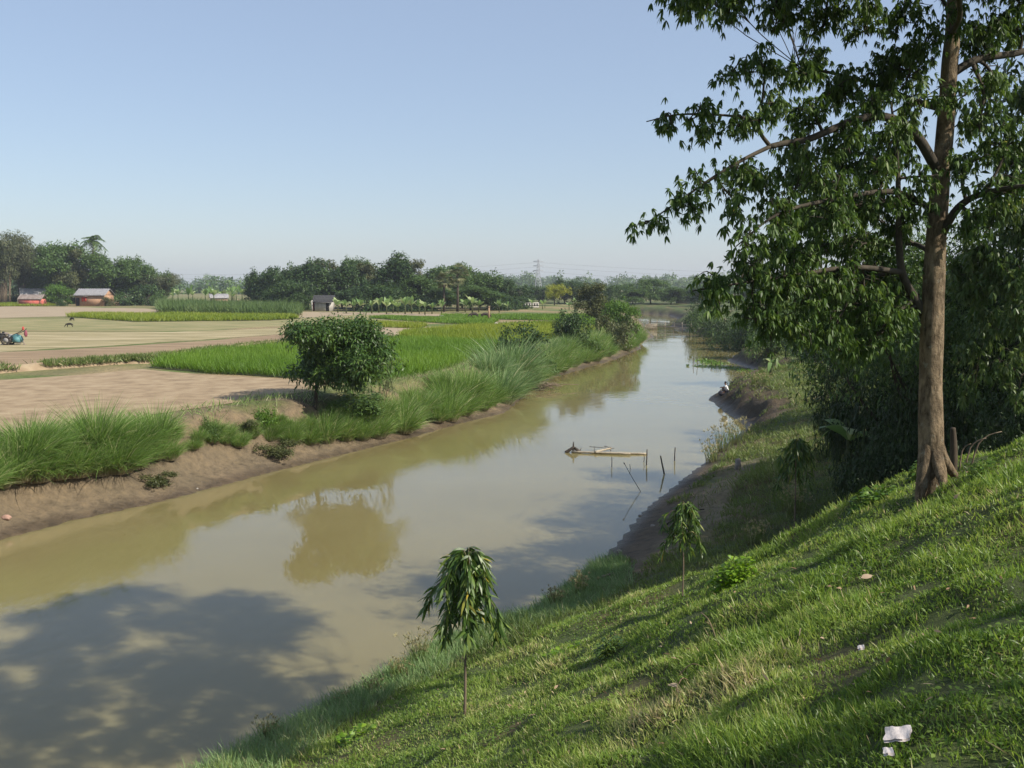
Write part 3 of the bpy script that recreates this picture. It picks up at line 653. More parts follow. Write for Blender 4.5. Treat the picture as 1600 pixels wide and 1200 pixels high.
PADS = [(1075, 8, 50, 18, d - 1.2, .5), (1140, 14, 45, 26, d - 1.1, .6), (1215, 22, 55, 28, d - .9, .7), (1290, 32, 50, 28, d - .7, .8), (1350, 38, 40, 30, d - .5, .8), (1410, 22, 40, 30, d - .4, .8),
    (1190, 100, 34, 30, d - 1.4, .5), (1150, 118, 22, 22, d - 1.5, .3), (1250, 115, 34, 32, d - 1.3, .6), (1275, 95, 30, 24, d + 1.5, .6),
    (1035, 188, 34, 15, d - 1.6, .3), (1090, 182, 40, 15, d - 1.6, .4), (1110, 208, 40, 15, d - 1.4, .4), (1160, 200, 40, 25, d - 1.3, .5), (1205, 165, 30, 30, d - 1.3, .4),
    (1310, 140, 55, 35, d + .8, .8), (1390, 115, 50, 40, d + .5, .9), (1440, 85, 35, 45, d - .2, .9), (1360, 165, 50, 24, d - .6, .6), (1270, 175, 45, 28, d - .9, .6), (1320, 215, 50, 28, d - .9, .6), (1390, 215, 40, 28, d - .5, .6), (1250, 235, 45, 22, d - 1, .5),
    (1150, 265, 40, 15, d - 1.4, .4), (1100, 288, 45, 18, d - 1.5, .4), (1055, 315, 35, 14, d - 1.6, .3), (1015, 345, 26, 13, d - 1.7, .3), (1080, 330, 30, 14, d - 1.6, .3), (1190, 285, 45, 25, d - 1.3, .5),
    (1150, 318, 35, 25, d - 1.6, .5), (1215, 325, 50, 30, d - 1.5, .6), (1290, 290, 55, 35, d - 1, .8), (1300, 345, 60, 35, d - 1.1, .8), (1370, 265, 45, 30, d - .6, .7), (1385, 320, 35, 25, d - .4, .6),
    (1160, 372, 28, 24, d - 1.9, .4), (1220, 375, 45, 28, d - 1.6, .5), (1285, 395, 55, 30, d + 1, .9), (1350, 380, 50, 35, d + 1.5, .9),
    (1105, 440, 36, 16, d - 1.3, .4), (1125, 462, 40, 20, d - 1.3, .5), (1165, 440, 40, 24, d - 1.1, .5), (1180, 490, 30, 36, d - 1.1, .5), (1225, 445, 50, 30, d - 1, .7), (1245, 500, 45, 45, d - .8, .7), (1300, 440, 55, 40, d - .6, .8), (1350, 470, 50, 50, d - .4, .8), (1300, 520, 40, 40, d - .5, .6), (1390, 500, 40, 40, d - .2, .7), (1410, 360, 30, 40, d - .1, .6),
    (1530, 55, 40, 40, d + .2, .9), (1580, 40, 40, 40, d + .4, .9), (1560, 130, 45, 28, d, .8), (1530, 190, 35, 28, d - .2, .7), (1575, 225, 40, 40, d - .5, .8), (1510, 260, 28, 35, d - .4, .6), (1560, 300, 45, 35, d - .8, .7), (1520, 350, 35, 35, d - .5, .7), (1440, 160, 30, 30, d - .4, .6), (1450, 275, 30, 22, d - .5, .4), (1430, 320, 25, 22, d - .4, .4), (1500, 150, 25, 20, d - .5, .4), (1490, 30, 25, 24, d - .5, .5),
    (1320, 250, 60, 40, d + 1.2, .9), (1250, 280, 50, 40, d + 1, .9), (1230, 410, 60, 40, d - .4, .9), (1180, 415, 45, 28, d - 1, .6), (1290, 470, 60, 50, d + .5, .9), (1370, 430, 55, 45, d + .6, .9), (1410, 470, 30, 45, d + .4, .7), (1205, 520, 26, 34, d - .9, .5), (1340, 545, 45, 35, d - .2, .6), (1265, 345, 60, 40, d + .4, .9), (1345, 320, 55, 45, d + .8, .9), (1400, 230, 40, 40, d + .5, .8)]
rng = np.random.default_rng(5)
for k in range(80):                      # the top of the crown, above the picture
    a = rng.random()
    PADS.append((1080 + 640 * a, -40 - 330 * rng.random() * (1 - abs(a - .62) * 1.1), 60, 45, d + rng.uniform(-4.5, 4), 1.1))
print('D0', D0)
for px_, py_, dz_ in [(1560, -60, 2), (1640, -120, 2.5), (1700, -60, 1.5), (1600, -200, 3), (1520, -260, 2), (1440, -330, 1), (1340, -360, 0), (1230, -330, -1), (1760, -160, 2), (1660, -260, 3)]:
    PADS.append((px_, py_, 75, 50, d + dz_, 1.2))
wood, fol = fill(PADS, NODES, np.random.default_rng(3), 44, 10, L=.108 * D0 / 18, W=.034 * D0 / 18)
obj("twigwork", mesh_from("twigwork", wood, M['limb_bark'], True, base_g), big)
obj("crown", mesh_from("crown", [fol], M['silk'], False, base_g), big)

# the paler tree whose boughs hang in from the right
q = at_d(1690, 500, 19.5); fg = np.array([q[0], q[1], gz(q[0], q[1])])
pale = thing("leafy_tree", "paler leafy tree whose long boughs hang in at the right edge beside the thick trunk", "tree", fg)
pt = smooth_path([(*fg, .28), (*(fg + [.1, 0, 3]), .22), (*(fg + [-.1, .1, 5.5]), .15), (*(fg + [-.3, 0, 8]), .05)], 30)
obj("trunk", mesh_from("trunk", [tube(pt[:, :3], pt[:, 3], 12)], M['limb_bark'], True, fg), pale)
nod = [pt[8:]]
for (zz, ex, ey, ed) in ((3.5, 1560, 420, 18.5), (4.5, 1550, 300, 18), (5, 1600, 480, 17.5), (3, 1530, 520, 18.8), (6.5, 1620, 180, 19), (7, 1750, 200, 20), (2.6, 1590, 590, 18)):
    s = pt[int(zz / 8 * 29)]; e = at_d(ex, ey, ed); mid = (s[:3] + e) / 2 + [0, 0, .5]
    p = smooth_path([(*s[:3], .07), (*mid, .045), (*e, .012)], 16); nod.append(p[4:])
    obj("branch", mesh_from("branch", [tube(p[:, :3], p[:, 3], 7)], M['limb_bark'], True, fg), pale)
PP = [(1585, 250, 35, 30, 18.5, .6), (1560, 330, 40, 35, 18.2, .6), (1600, 360, 40, 50, 18.5, .8), (1540, 400, 40, 40, 18.6, .6), (1580, 440, 45, 40, 18.2, .7), (1520, 460, 35, 30, 18.9, .5), (1545, 505, 40, 30, 18.8, .6), (1600, 500, 40, 45, 17.8, .7), (1515, 540, 26, 28, 18.9, .4), (1575, 570, 36, 34, 18.2, .5), (1500, 430, 24, 34, 19.2, .4), (1590, 620, 26, 22, 18, .4), (1660, 420, 60, 90, 19, 1.2), (1650, 250, 60, 80, 19.5, 1.2), (1720, 330, 60, 120, 20, 1.4), (1620, 150, 40, 40, 19.5, .8), (1640, 560, 40, 50, 18.5, .8), (1760, 180, 80, 90, 20, 1.4), (1510, 610, 20, 26, 19, .3)]
wood, fol = fill(PP, np.concatenate(nod), np.random.default_rng(8), 27, 10, L=.112, W=.036)
obj("twigwork", mesh_from("twigwork", wood, M['limb_bark'], True, fg), pale)
obj("crown", mesh_from("crown", [fol], M['silk2'], False, fg), pale)
# ------------------------------------------------------------------ tree kinds
TREE = {
 'round': make_tree(101, 9, 10, 1.2, 9, 390, 34, .46, .24, .75, 'dark', lobe=.42),
 'round2': make_tree(102, 10, 9, 1.4, 12, 390, 34, .46, .24, .7, 'dark', lobe=.36),
 'broad': make_tree(103, 12, 9, 1.8, 10, 420, 34, .48, .24, .75, 'mid', lobe=.38),
 'tall': make_tree(104, 6, 13, 4, 9, 312, 34, .46, .24, .7, 'dark', lobe=.38, flat=.9),
 'mid': make_tree(105, 9, 11, 2, 11, 364, 34, .46, .24, .75, 'mid', lobe=.36, flat=.8),
 'loose': make_tree(106, 9, 11, 2.4, 12, 247, 34, .46, .24, .7, 'olive', lobe=.3, flat=.9),
 'yellow': make_tree(107, 9, 8, 2.8, 9, 220, 26, .4, .2, .65, 'yellow', lobe=.36),
 'bright': make_tree(108, 6, 5.5, .5, 9, 260, 26, .28, .13, .5, 'bright', lobe=.4, flat=.9, tr=.1),
 'bamboo': make_bamboo(109), 'bamboo2': make_bamboo(110, 7, 13, 40),
}
SHRUB = {
 'dark': make_shrub(120, mat='dark'), 'mid': make_shrub(121, mat='mid'), 'olive': make_shrub(122, mat='olive'), 'bright': make_shrub(123, mat='bright'),
 'dark2': make_shrub(124, 3, 2.4, 150, 26, .24, .1, .34, 'dark'),
}
ORD = ["first", "second", "third", "fourth", "fifth", "sixth", "seventh", "eighth", "ninth", "tenth", "eleventh", "twelfth", "thirteenth", "fourteenth", "fifteenth", "sixteenth", "seventeenth", "eighteenth", "nineteenth", "twentieth", "twenty-first", "twenty-second", "twenty-third", "twenty-fourth", "twenty-fifth", "twenty-sixth", "twenty-seventh", "twenty-eighth", "twenty-ninth", "thirtieth"]
TP = ("stem", "foliage")
BP = ("culm", "foliage")

# village grove on the far left
G = "trees round the village houses"
for kind, px, top, w, d, name, label in [
    ('bamboo2', 6, 366, 76, 280, 'bamboo_clump', "tall feathery bamboo at the left edge, highest of the village trees"),
    ('bamboo', -60, 380, 80, 285, 'bamboo_clump', "feathery bamboo reaching out of the picture beyond the left edge"),
    ('bamboo', 38, 382, 50, 292, 'bamboo_clump', "thin feathery bamboo tip rising just right of the tallest bamboo"),
    ('mid', 58, 394, 56, 296, 'broadleaf_tree', "green tree standing behind the small red shed"),
    ('broad', 84, 387, 66, 300, 'broadleaf_tree', "wide green tree right behind the red shed's right end"),
    ('mid', 108, 381, 86, 290, 'broadleaf_tree', "highest domed green tree in the middle of the village grove"),
    ('loose', 128, 392, 66, 285, 'broadleaf_tree', "brownish olive tree left of the coconut palm"),
    ('mid', 152, 396, 70, 288, 'broadleaf_tree', "green tree leaning over the grey-roofed brick house"),
    ('broad', 172, 408, 48, 296, 'broadleaf_tree', "lower tree filling the dip right of the coconut palm"),
    ('mid', 208, 403, 62, 292, 'broadleaf_tree', "green domed tree over the broken mud wall"),
    ('broad', 234, 416, 60, 290, 'broadleaf_tree', "last round tree on the right of the village grove"),
    ('bamboo', 252, 428, 50, 288, 'bamboo_clump', "low wispy bamboo trailing off at the village's right end")]:
    plant_px(TREE[kind], name, label, 'bamboo' if 'bamboo' in name else 'tree', px, top, w, d, group=G, parts=BP if 'bamboo' in kind else ("trunk", "crown"))
plant_px(TREE['bright'], 'young_tree', "small green tree alone in front of the village, between shed and brick house", 'tree', 95, 441, 46, 268)
plant_px(SHRUB['dark'], 'round_bush', "small dark round bush on the field edge under the young village tree", 'bush', 96, 467, 15, 258, parts=TP)
for px, top, w, d, k, lab in [(182, 457, 34, 272, 'mid', "green bush against the right side of the brick house"), (228, 446, 66, 268, 'dark', "dark spreading bush beside the broken mud wall"), (170, 464, 18, 260, 'olive', "greyish scrub bush in front of the brick house"),
                               (250, 456, 26, 262, 'mid', "low green bush at the left end of the cane field"), (12, 448, 60, 290, 'dark', "dark hanging thicket left of the red shed"), (80, 448, 34, 296, 'dark', "dark thicket between the red shed and the young tree"), (120, 452, 30, 292, 'dark', "dark thicket left of the brick house doorway")]:
    plant_px(SHRUB[k], 'bush', lab, 'bush', px, top, w, d, parts=TP, sink=.2)

# grove in the middle, behind the bananas
G = "trees of the dense grove behind the banana row"
for kind, px, top, w, d, label in [
    ('round', 412, 420, 44, 232, "round dark tree at the left end of the middle grove"),
    ('round2', 440, 414, 56, 226, "second dark tree from the left of the middle grove"),
    ('round', 482, 406, 76, 228, "big dark mango-like tree standing over the white-walled hut"),
    ('round2', 462, 436, 56, 215, "low dark tree left of the white-walled hut"),
    ('loose', 508, 407, 50, 240, "thin-topped olive tree right behind the hut's big tree"),
    ('round', 535, 410, 60, 228, "dark tree just right of the white-walled hut"),
    ('mid', 552, 404, 44, 238, "narrow pointed tree top left of the tallest dark tree"),
    ('loose', 578, 413, 56, 236, "olive tree with a rounded top beside the tallest dark tree"),
    ('tall', 618, 396, 48, 222, "tallest dark tree of the grove with a knobbly round head"),
    ('round', 612, 440, 70, 215, "dense dark tree low in front of the tallest one"),
    ('loose', 655, 408, 50, 234, "open airy tree right of the tallest dark tree"),
    ('mid', 650, 432, 60, 222, "green tree filling the grove under the airy one"),
    ('broad', 690, 419, 60, 228, "broad green tree behind the two fan palms"),
    ('broad', 722, 415, 76, 236, "high rounded green tree right of the fan palms"),
    ('mid', 750, 428, 50, 232, "green tree on the right slope of the middle grove"),
    ('round2', 776, 435, 46, 236, "dark tree near the right end of the middle grove"),
    ('round2', 802, 443, 44, 246, "last low dark tree of the middle grove, left of the pylon"),
    ('round', 565, 446, 60, 212, "dark tree low behind the left bananas"),
    ('mid', 735, 447, 56, 216, "low green tree behind the right bananas"),
    ('mid', 690, 450, 50, 212, "low green tree tucked behind the shorter fan palm"),
    ('round', 770, 456, 50, 222, "low dark tree above the field where the cattle graze")]:
    plant_px(TREE[kind], 'grove_tree', label, 'tree', px, top, w * 1.22, d, group=G)
for k, (px, top, w, d) in enumerate([(425, 452, 44, 216), (448, 455, 40, 214), (470, 458, 36, 214), (575, 460, 50, 208), (620, 462, 50, 206), (660, 464, 50, 206), (780, 466, 40, 214), (812, 464, 40, 226)]):
    plant_px(SHRUB['dark'], 'bush', "dark undergrowth bush at the foot of the middle grove, %s from the left" % ORD[k], 'bush', px, top, w, d, group="dark bushes at the foot of the middle grove", parts=TP, sink=.2)

# trees right of the pylon
G = "trees along the far bend of the river"
for kind, px, top, w, d, label in [
    ('yellow', 866, 444, 42, 268, "yellow-green domed tree near the pylon, the only such tree"),
    ('round', 882, 434, 48, 300, "dark rounded tree rising behind the yellow-green one"),
    ('round2', 842, 446, 44, 310, "dark tree at the foot of the pylon"),
    ('mid', 828, 452, 34, 330, "bluish tree left of the pylon's foot"),
    ('round2', 912, 440, 46, 290, "dark tree right of the yellow-green one"),
    ('round2', 940, 443, 40, 280, "dark tree behind the bright bank bush"),
    ('mid', 968, 446, 44, 330, "tree behind the top of the bright bank bush"),
    ('broad', 1016, 437, 78, 300, "big wide domed tree over the far river bend"),
    ('mid', 988, 452, 44, 290, "tree at the left skirt of the big domed tree"),
    ('mid', 1048, 449, 50, 290, "tree at the right skirt of the big domed tree"),
    ('round2', 1078, 449, 50, 300, "dark tree above the far footbridge"),
    ('round2', 1112, 446, 60, 270, "dark tree half hidden by the big tree's lowest leaves"),
    ('mid', 1160, 452, 60, 260, "green tree on the far right bank"),
    ('round', 1210, 440, 70, 230, "dark tree further right on the far right bank"),
    ('broad', 1270, 430, 90, 210, "broad tree glimpsed behind the big tree's boughs"),
    ('round', 1350, 425, 90, 190, "dark tree glimpsed left of the thick trunk"),
    ('mid', 1530, 420, 100, 170, "tree glimpsed right of the thick trunk"),
    ('broad', 1610, 410, 100, 150, "tree at the right edge far behind the pale leaves")]:
    plant_px(TREE[kind], 'far_tree', label, 'tree', px, top, w, d, group=G)

# hazy wood on the horizon: reads as one mass
rng = np.random.default_rng(44); cc = []; rr_ = []
for lo, hi, d0, d1, n, h in [(-1500, 300, 1050, 1700, 420, 17), (-400, -60, 560, 760, 90, 9), (-200, 700, 900, 1500, 330, 17), (120, 1300, 620, 1000, 260, 13), (300, 1700, 1000, 1800, 260, 19)]:
    for k in range(n):
        dd = rng.uniform(d0, d1); x = rng.uniform(lo, hi); hh = h * rng.uniform(.6, 1.15); r = rng.uniform(4.0, 7.5)
        m_ = 8; o = sphere_pts(m_, rng) * [r, r, hh * .44]; cc.append(np.array([x, dd, HB + hh * .46]) + o); rr_.append(np.full(m_, r * .66))
fol = leaf_cloud(np.concatenate(cc), np.concatenate(rr_), 22, 2.4, 1.6, rng, .2)
tag(obj("distant_wood", mesh_from("distant_wood", [fol], M['mid'])), "hazy bluish wood along the horizon", "wood", kind="stuff")

# ------------------------------------------------------------------ palms and bananas
def coconut(seed, H=15):
    rng = np.random.default_rng(seed)
    P = smooth_path([(0, 0, -.3), (.2, .1, H * .4), (.5, .1, H * .8), (.6, .1, H)], 12); tk = tube(P, np.linspace(.22, .13, 12), 8)
    parts = []
    for k in range(20):
        a = k * 2.399; el = rng.uniform(-.3, 1.1); d = np.array([[math.cos(a) * math.cos(el), math.sin(a) * math.cos(el), math.sin(el)]])
        L = rng.uniform(2.8, 3.6); q = np.array([P[-1] + d[0] * L * t - np.array([0, 0, 1]) * 1.5 * t * t for t in np.linspace(0, 1, 22)])
        parts.append(tube(q, np.linspace(.05, .015, 22), 4)); tg = unit(np.gradient(q, axis=0)); sd = unit(np.cross(tg, [0, 0, 1.0]))
        for s in (-1, 1): parts.append(strips(q[3:], unit(sd[3:] * s + tg[3:] * .5 + rng.normal(size=(19, 3)) * .1), .8, .14, .5, 2, (.8, 1, .1), rng))
    return mesh_from("trunk", [tk], M['bark'], True), mesh_from("frond", parts, M['mid']), 1, H
def fan_palm(seed, H=8):
    rng = np.random.default_rng(seed)
    tk = tube([(0, 0, -.3), (.05, 0, H * .4), (0, .05, H * .86)], [.28, .24, .2], 10); parts = []
    for k in range(30):
        a = k * 2.399; el = rng.uniform(-1.0, 1.3); d = np.array([math.cos(a) * math.cos(el), math.sin(a) * math.cos(el), math.sin(el)])
        b = np.array([0, .05, H * .86]); e = b + d * rng.uniform(1.1, 1.7); parts.append(tube([b, e], .03, 4))
        sd = unit(np.cross(d, [0, 0, 1.0])); n = 13; an = np.linspace(-1.35, 1.35, n)
        parts.append(strips(np.tile(e, (n, 1)), unit(d[None] * np.cos(an)[:, None] + sd[None] * np.sin(an)[:, None]), 1.25, .2, .3, 2, (.5, 1, .1), rng, flat=np.tile(np.cross(d, sd), (n, 1))))
    return mesh_from("trunk", [tk], M['dark_bark'], True), mesh_from("crown", parts, M['palm']), 1, H
def banana_leaves(rng, H, n):
    a = np.arange(n) * 2.399 + rng.random() * 6; el = rng.uniform(.7, 1.5, n)
    d = np.stack([np.cos(a) * np.cos(el), np.sin(a) * np.cos(el), np.sin(el)], 1)
    return strips(np.tile([0, 0, H * .42], (n, 1)) + d * .05, d, H * .66 * rng.uniform(.75, 1.15, n), H * .19, rng.uniform(.1, .55, n), 7, (.15, .3, .9, 1, 1, .95, .7, .1), rng, flat=np.tile([0, 0, 1.0], (n, 1)))
def banana(seed, H=3.4, n=9):
    rng = np.random.default_rng(seed)
    st = tube([(0, 0, -.2), (.02, 0, H * .3), (0, .02, H * .46)], [.13, .11, .07], 8)
    return mesh_from("stem", [st], M['olive'], True), mesh_from("foliage", [banana_leaves(rng, H, n)], M['banana']), 1, H
BAN = [banana(200 + k) for k in range(4)]
COCO = coconut(210); FAN = fan_palm(211)
def put(proto, name, label, cat, px, base, top, group, parts, d=None):
    g = at_z(px, base, HB) if d is None else np.array([at_d(px, 500, d)[0], d, HB])
    h = at_d(px, top, g[1])[2] - g[2]; s = h / proto[3]
    root = thing(name, label, cat, g, random.random() * 6.28, group, (s, s, s)); obj(parts[0], proto[0], root); obj(parts[1], proto[1], root); return root
put(COCO, "coconut_palm", "coconut palm with a feathery head above the village trees", "palm", 154, 470, 376, None, ("trunk", "frond"), 300)
put(FAN, "fan_palm", "shorter of two pale fan palms behind the bananas, left one", "palm", 694, 486, 431, "fan palms behind the banana row", ("trunk", "crown"), 203)
put(FAN, "fan_palm", "taller of two pale fan palms behind the bananas, right one", "palm", 715, 486, 420, "fan palms behind the banana row", ("trunk", "crown"), 205)
rng = np.random.default_rng(61)
row = [(528, 489, 461), (541, 490, 464), (553, 488, 466), (563, 490, 463), (581, 490, 462), (592, 489, 460), (604, 491, 464), (614, 489, 461), (622, 490, 466), (633, 491, 458), (643, 490, 462), (655, 491, 467), (664, 492, 464), (675, 491, 469), (690, 491, 466), (727, 488, 462), (738, 489, 456), (748, 488, 464), (780, 488, 467), (793, 486, 470)]
for k, (px, b, t) in enumerate(row):
    put(BAN[k % 4], "banana_plant", "banana plant with split pale leaves below the middle grove, %s from the left" % ORD[k], "banana plant", px, b, t, "banana plants below the middle grove", TP)
xs = np.sort(rng.uniform(268, 412, 22))
for k, px in enumerate(xs):
    put(BAN[k % 4], "banana_plant", "small distant banana plant between village and middle grove, %s from the left" % ORD[k], "banana plant", px, 0, 447 + rng.uniform(-3, 6), "distant banana plants behind the cane", TP, rng.uniform(290, 350))
for k, px in enumerate(np.sort(rng.uniform(800, 925, 12))):
    put(BAN[k % 4], "banana_plant", "distant banana plant near the pale roadside wall, %s from the left" % ORD[k], "banana plant", px, 0, 467 + rng.uniform(-4, 5), "distant banana plants near the pale wall", TP, rng.uniform(215, 250))

# ------------------------------------------------------------------ the lone round tree on the left bank
g = ground_at(488, 634); g[2] = gz(g[0], g[1])
MANGO = make_tree(131, 4.3, 4.1, .9, 15, 900, 28, .18, .075, .36, 'mango', 'dark_bark', .1, .37, 1.0, .4, .25, 6)
dd = g[1]
lone = thing("round_tree", "lone dark round-crowned tree leaning over the grass on the left bank", "tree", g, 0, None, (1, 1, 1))
wv = 150 * dd / FPX; hv = at_d(500, 492, dd)[2] - g[2]
lone.scale = (wv / MANGO[2], wv / MANGO[2], hv / MANGO[3]); lone.rotation_euler = (0, math.radians(5), 0)
lone.location = [g[0] + .1, g[1], g[2]]
obj("trunk", MANGO[0], lone); obj("crown", MANGO[1], lone, (.45, 0, 0))
plant_px(make_shrub(133, 2, 2.4, 30, 22, .22, .06, .3, 'grey', 5, .6), 'pale_sapling', "pale grey-green sapling touching the lone round tree's right side", 'sapling', 604, 545, 26, base=640, parts=TP)

# ------------------------------------------------------------------ tall grass on the left bank
def grass_clump(seed, H=1.5, n=1700, mat='kans', lean=(.05, -.1)):
    """a mound of blades that rise from one crown and arch outward on all sides"""
    rng = np.random.default_rng(seed); b = np.zeros((n, 3)); q = rng.random(n) ** .5; a = rng.random(n) * 6.283
    o = np.stack([np.cos(a), np.sin(a), np.zeros(n)], 1)
    b[:, :2] = o[:, :2] * (q * .5)[:, None]; b[:, 2] = -.2
    d = unit(o * (.06 + .42 * q)[:, None] + rng.normal(size=(n, 3)) * [.16, .16, 0] + [lean[0], lean[1], 1.0])
    L = H * rng.uniform(.5, 1.25, n) * (1.12 - .25 * q); sway = o * (rng.uniform(.05, .55, n) * (.4 + .6 * q))[:, None] + rng.normal(size=(n, 3)) * [.12, .12, 0]
    p = strips(b, d, L, .02 * rng.uniform(.6, 1.4, n), rng.uniform(.1, .75, n) * (.35 + .65 * q), 5, (.8, 1, .95, .8, .5, .08), rng, np.clip(rng.normal(.4, .25, n) + (rng.random(n) > .9) * .45, 0, 1), sway=sway)
    return mesh_from("tall_grass", [p], M[mat])
KANS = [grass_clump(300 + k) for k in range(4)] + [grass_clump(310 + k, mat='kans2', n=1800) for k in range(2)]
clumps = [(-40, 775, 665, 0), (-5, 765, 672, 1), (20, 752, 660, 2), (52, 755, 652, 3), (88, 752, 634, 0), (118, 748, 645, 1), (150, 745, 632, 2), (182, 738, 655, 0), (206, 732, 648, 3), (236, 722, 640, 1), (262, 722, 645, 2), (70, 728, 648, 1), (135, 722, 638, 3), (215, 708, 642, 0),
          (425, 690, 662, 1), (452, 696, 650, 3), (482, 696, 640, 0), (512, 694, 628, 2), (540, 690, 616, 1), (566, 692, 618, 3), (594, 690, 612, 0), (625, 684, 612, 2), (652, 676, 600, 1), (680, 668, 596, 3), (704, 664, 582, 0), (726, 655, 570, 2), (694, 630, 568, 1), (745, 646, 582, 3), (520, 660, 624, 3), (576, 662, 616, 2), (640, 650, 600, 0),
          (780, 636, 540, 4), (800, 628, 532, 5), (768, 618, 540, 4), (815, 612, 540, 5), (760, 636, 572, 0),
          (838, 602, 545, 1), (856, 590, 530, 2), (872, 584, 524, 0), (892, 577, 520, 3), (910, 570, 518, 1), (928, 566, 512, 2), (945, 560, 508, 0), (958, 556, 516, 3), (985, 545, 505, 1), (992, 541, 500, 2), (972, 550, 512, 0), (850, 570, 528, 4), (880, 560, 522, 4)]
clumps += [(330, 694, 655, 2), (358, 696, 662, 0), (398, 684, 655, 1), (380, 700, 676, 2), (305, 705, 668, 3), (440, 672, 640, 0)]
clumps.sort(key=lambda c: c[0])
def nth(k): return ORD[k] if k < 30 else ("thirty-" + ORD[k - 30] if k < 39 else "fortieth" if k == 39 else "forty-" + ORD[k - 40] if k < 49 else "fiftieth" if k == 49 else "fifty-" + ORD[k - 50])
for tier in ("upper", "lower"):
    nseen = 0
    for n_, (px, base, top, k) in enumerate(clumps):
        span = base - top; big_ = k >= 4
        pxx = px + random.uniform(-7, 7)
        g = ground_at(pxx, base - span * (.42 if tier == "upper" else .1)); g[2] = max(g[2], .4)
        tp = top if tier == "upper" else top + span * random.uniform(.18, .4)
        h = min(max(.55, at_d(pxx, tp, g[1])[2] - g[2]), 3.4 if big_ else 2.7) / 1.22 * random.uniform(.72, 1.2)
        lab = "%s tuft of arching grass on the left river bank, " % tier + ("partly beyond the left edge" if px < -20 else "%s from the left edge" % nth(nseen))
        if px >= -20: nseen += 1
        o = obj("grass_tuft", KANS[k], None, g); o.scale = (h * random.uniform(.75, 1.0), h * random.uniform(.75, 1.0), h); o.rotation_euler = (0, 0, random.uniform(-3, 3))
        tag(o, lab, "grass tuft", "tall grass tufts along the left bank")
# low plants on the left bank
for px, top, w, base, k, lab in [(410, 638, 40, 668, 'bright', "leafy green creeper bush on the bare gap of the left bank"), (388, 655, 34, 676, 'olive', "small weedy bush left of the creeper bush"), (432, 690, 60, 712, 'olive', "low sprawling bush just above the mud on the left bank"),
                                 (245, 738, 50, 757, 'olive', "low greyish dry bush at the foot of the near grass tufts"), (325, 655, 34, 685, 'mid', "small weed bush where the near tall grass ends"), (550, 610, 100, 640, 'mid', "leafy undergrowth at the lone round tree's foot"),
                                 (812, 508, 78, 556, 'dark', "sparse dark-leaved bush above the biggest grass tuft"), (840, 548, 60, 590, 'mid', "green bush below the sparse dark bush on the bank"), (893, 488, 46, 536, 'dark2', "dark feathery bush standing over the bank grass"), (912, 520, 50, 556, 'mid', "green bush beneath the dark feathery bush")]:
    plant_px(SHRUB[k], 'bank_bush', lab, 'bush', px, top, w, base=base, parts=TP, sink=.1)
plant_px(TREE['loose'], 'bank_tree', "dark olive tree behind the bright bush on the left bank", 'tree', 936, 444, 66, 128)
plant_px(TREE['bright'], 'bright_tree', "bright green bushy tree at the bank's far point", 'tree', 970, 464, 56, 122)
plant_px(SHRUB['olive'], 'bank_bush', "rounded olive-brown bush below the bright bushy tree", 'bush', 962, 493, 56, 112, parts=TP, sink=.1)
plant_px(SHRUB['bright'], 'bank_bush', "bright green bush overhanging the water at the bank's far point", 'bush', 990, 496, 32, base=541, parts=TP, sink=.1)

# short growth on the left bank and the ridge
rng = np.random.default_rng(70); n = 260000
s = rng.random(n) ** .8; yy = 18 + s * 110; xx = rng.uniform(-32, 22, n); z, dd_, lf = terrain(xx, yy)
k = lf & (dd_ > 1.7) & (dd_ < 5.2) & (fbm(xx, yy, 1.9, 44) + rng.normal(size=n) * .05 > .47 - .1 * (dd_ > 2.6) + .1 * (dd_ < 2.2)); xx, yy, z = xx[k], yy[k], z[k]; n = len(xx)
d = unit(np.concatenate([rng.normal(size=(n, 2)) * .5 + [.2, -.12], np.ones((n, 1))], 1))
p1_ = strips(np.stack([xx, yy, z - .02], 1), d, .42 * rng.uniform(.4, 1.3, n), .022, .4 * rng.random(n), 2, (.8, 1, .1), rng)
t_ = rng.random(30000) * 59; o_ = rng.normal(size=(30000, 2)) * [.5, .42]; rx, ry = np.interp(t_, range(60), RC[:, 0]) + o_[:, 0], np.interp(t_, range(60), RC[:, 1]) + o_[:, 1]
kk = fbm(rx, ry, 2.5, 77) > .36; rx, ry = rx[kk], ry[kk]; n = len(rx)
d = unit(np.concatenate([rng.normal(size=(n, 2)) * .5, np.ones((n, 1))], 1))
p2_ = strips(np.stack([rx, ry, np.full(n, HB + .15)], 1), d, .5 * rng.uniform(.5, 1.3, n), .045, .4 * rng.random(n), 2, (.8, 1, .1), rng)
tag(obj("bank_grass", mesh_from("bank_grass", [p1_], M['kans'])), "short rough grass scattered over the left river bank", "grass", kind="stuff")
tag(obj("ridge_grass", mesh_from("ridge_grass", [p2_], M['rough'])), "weedy grass on the low ridge between bare fields", "grass", kind="stuff")
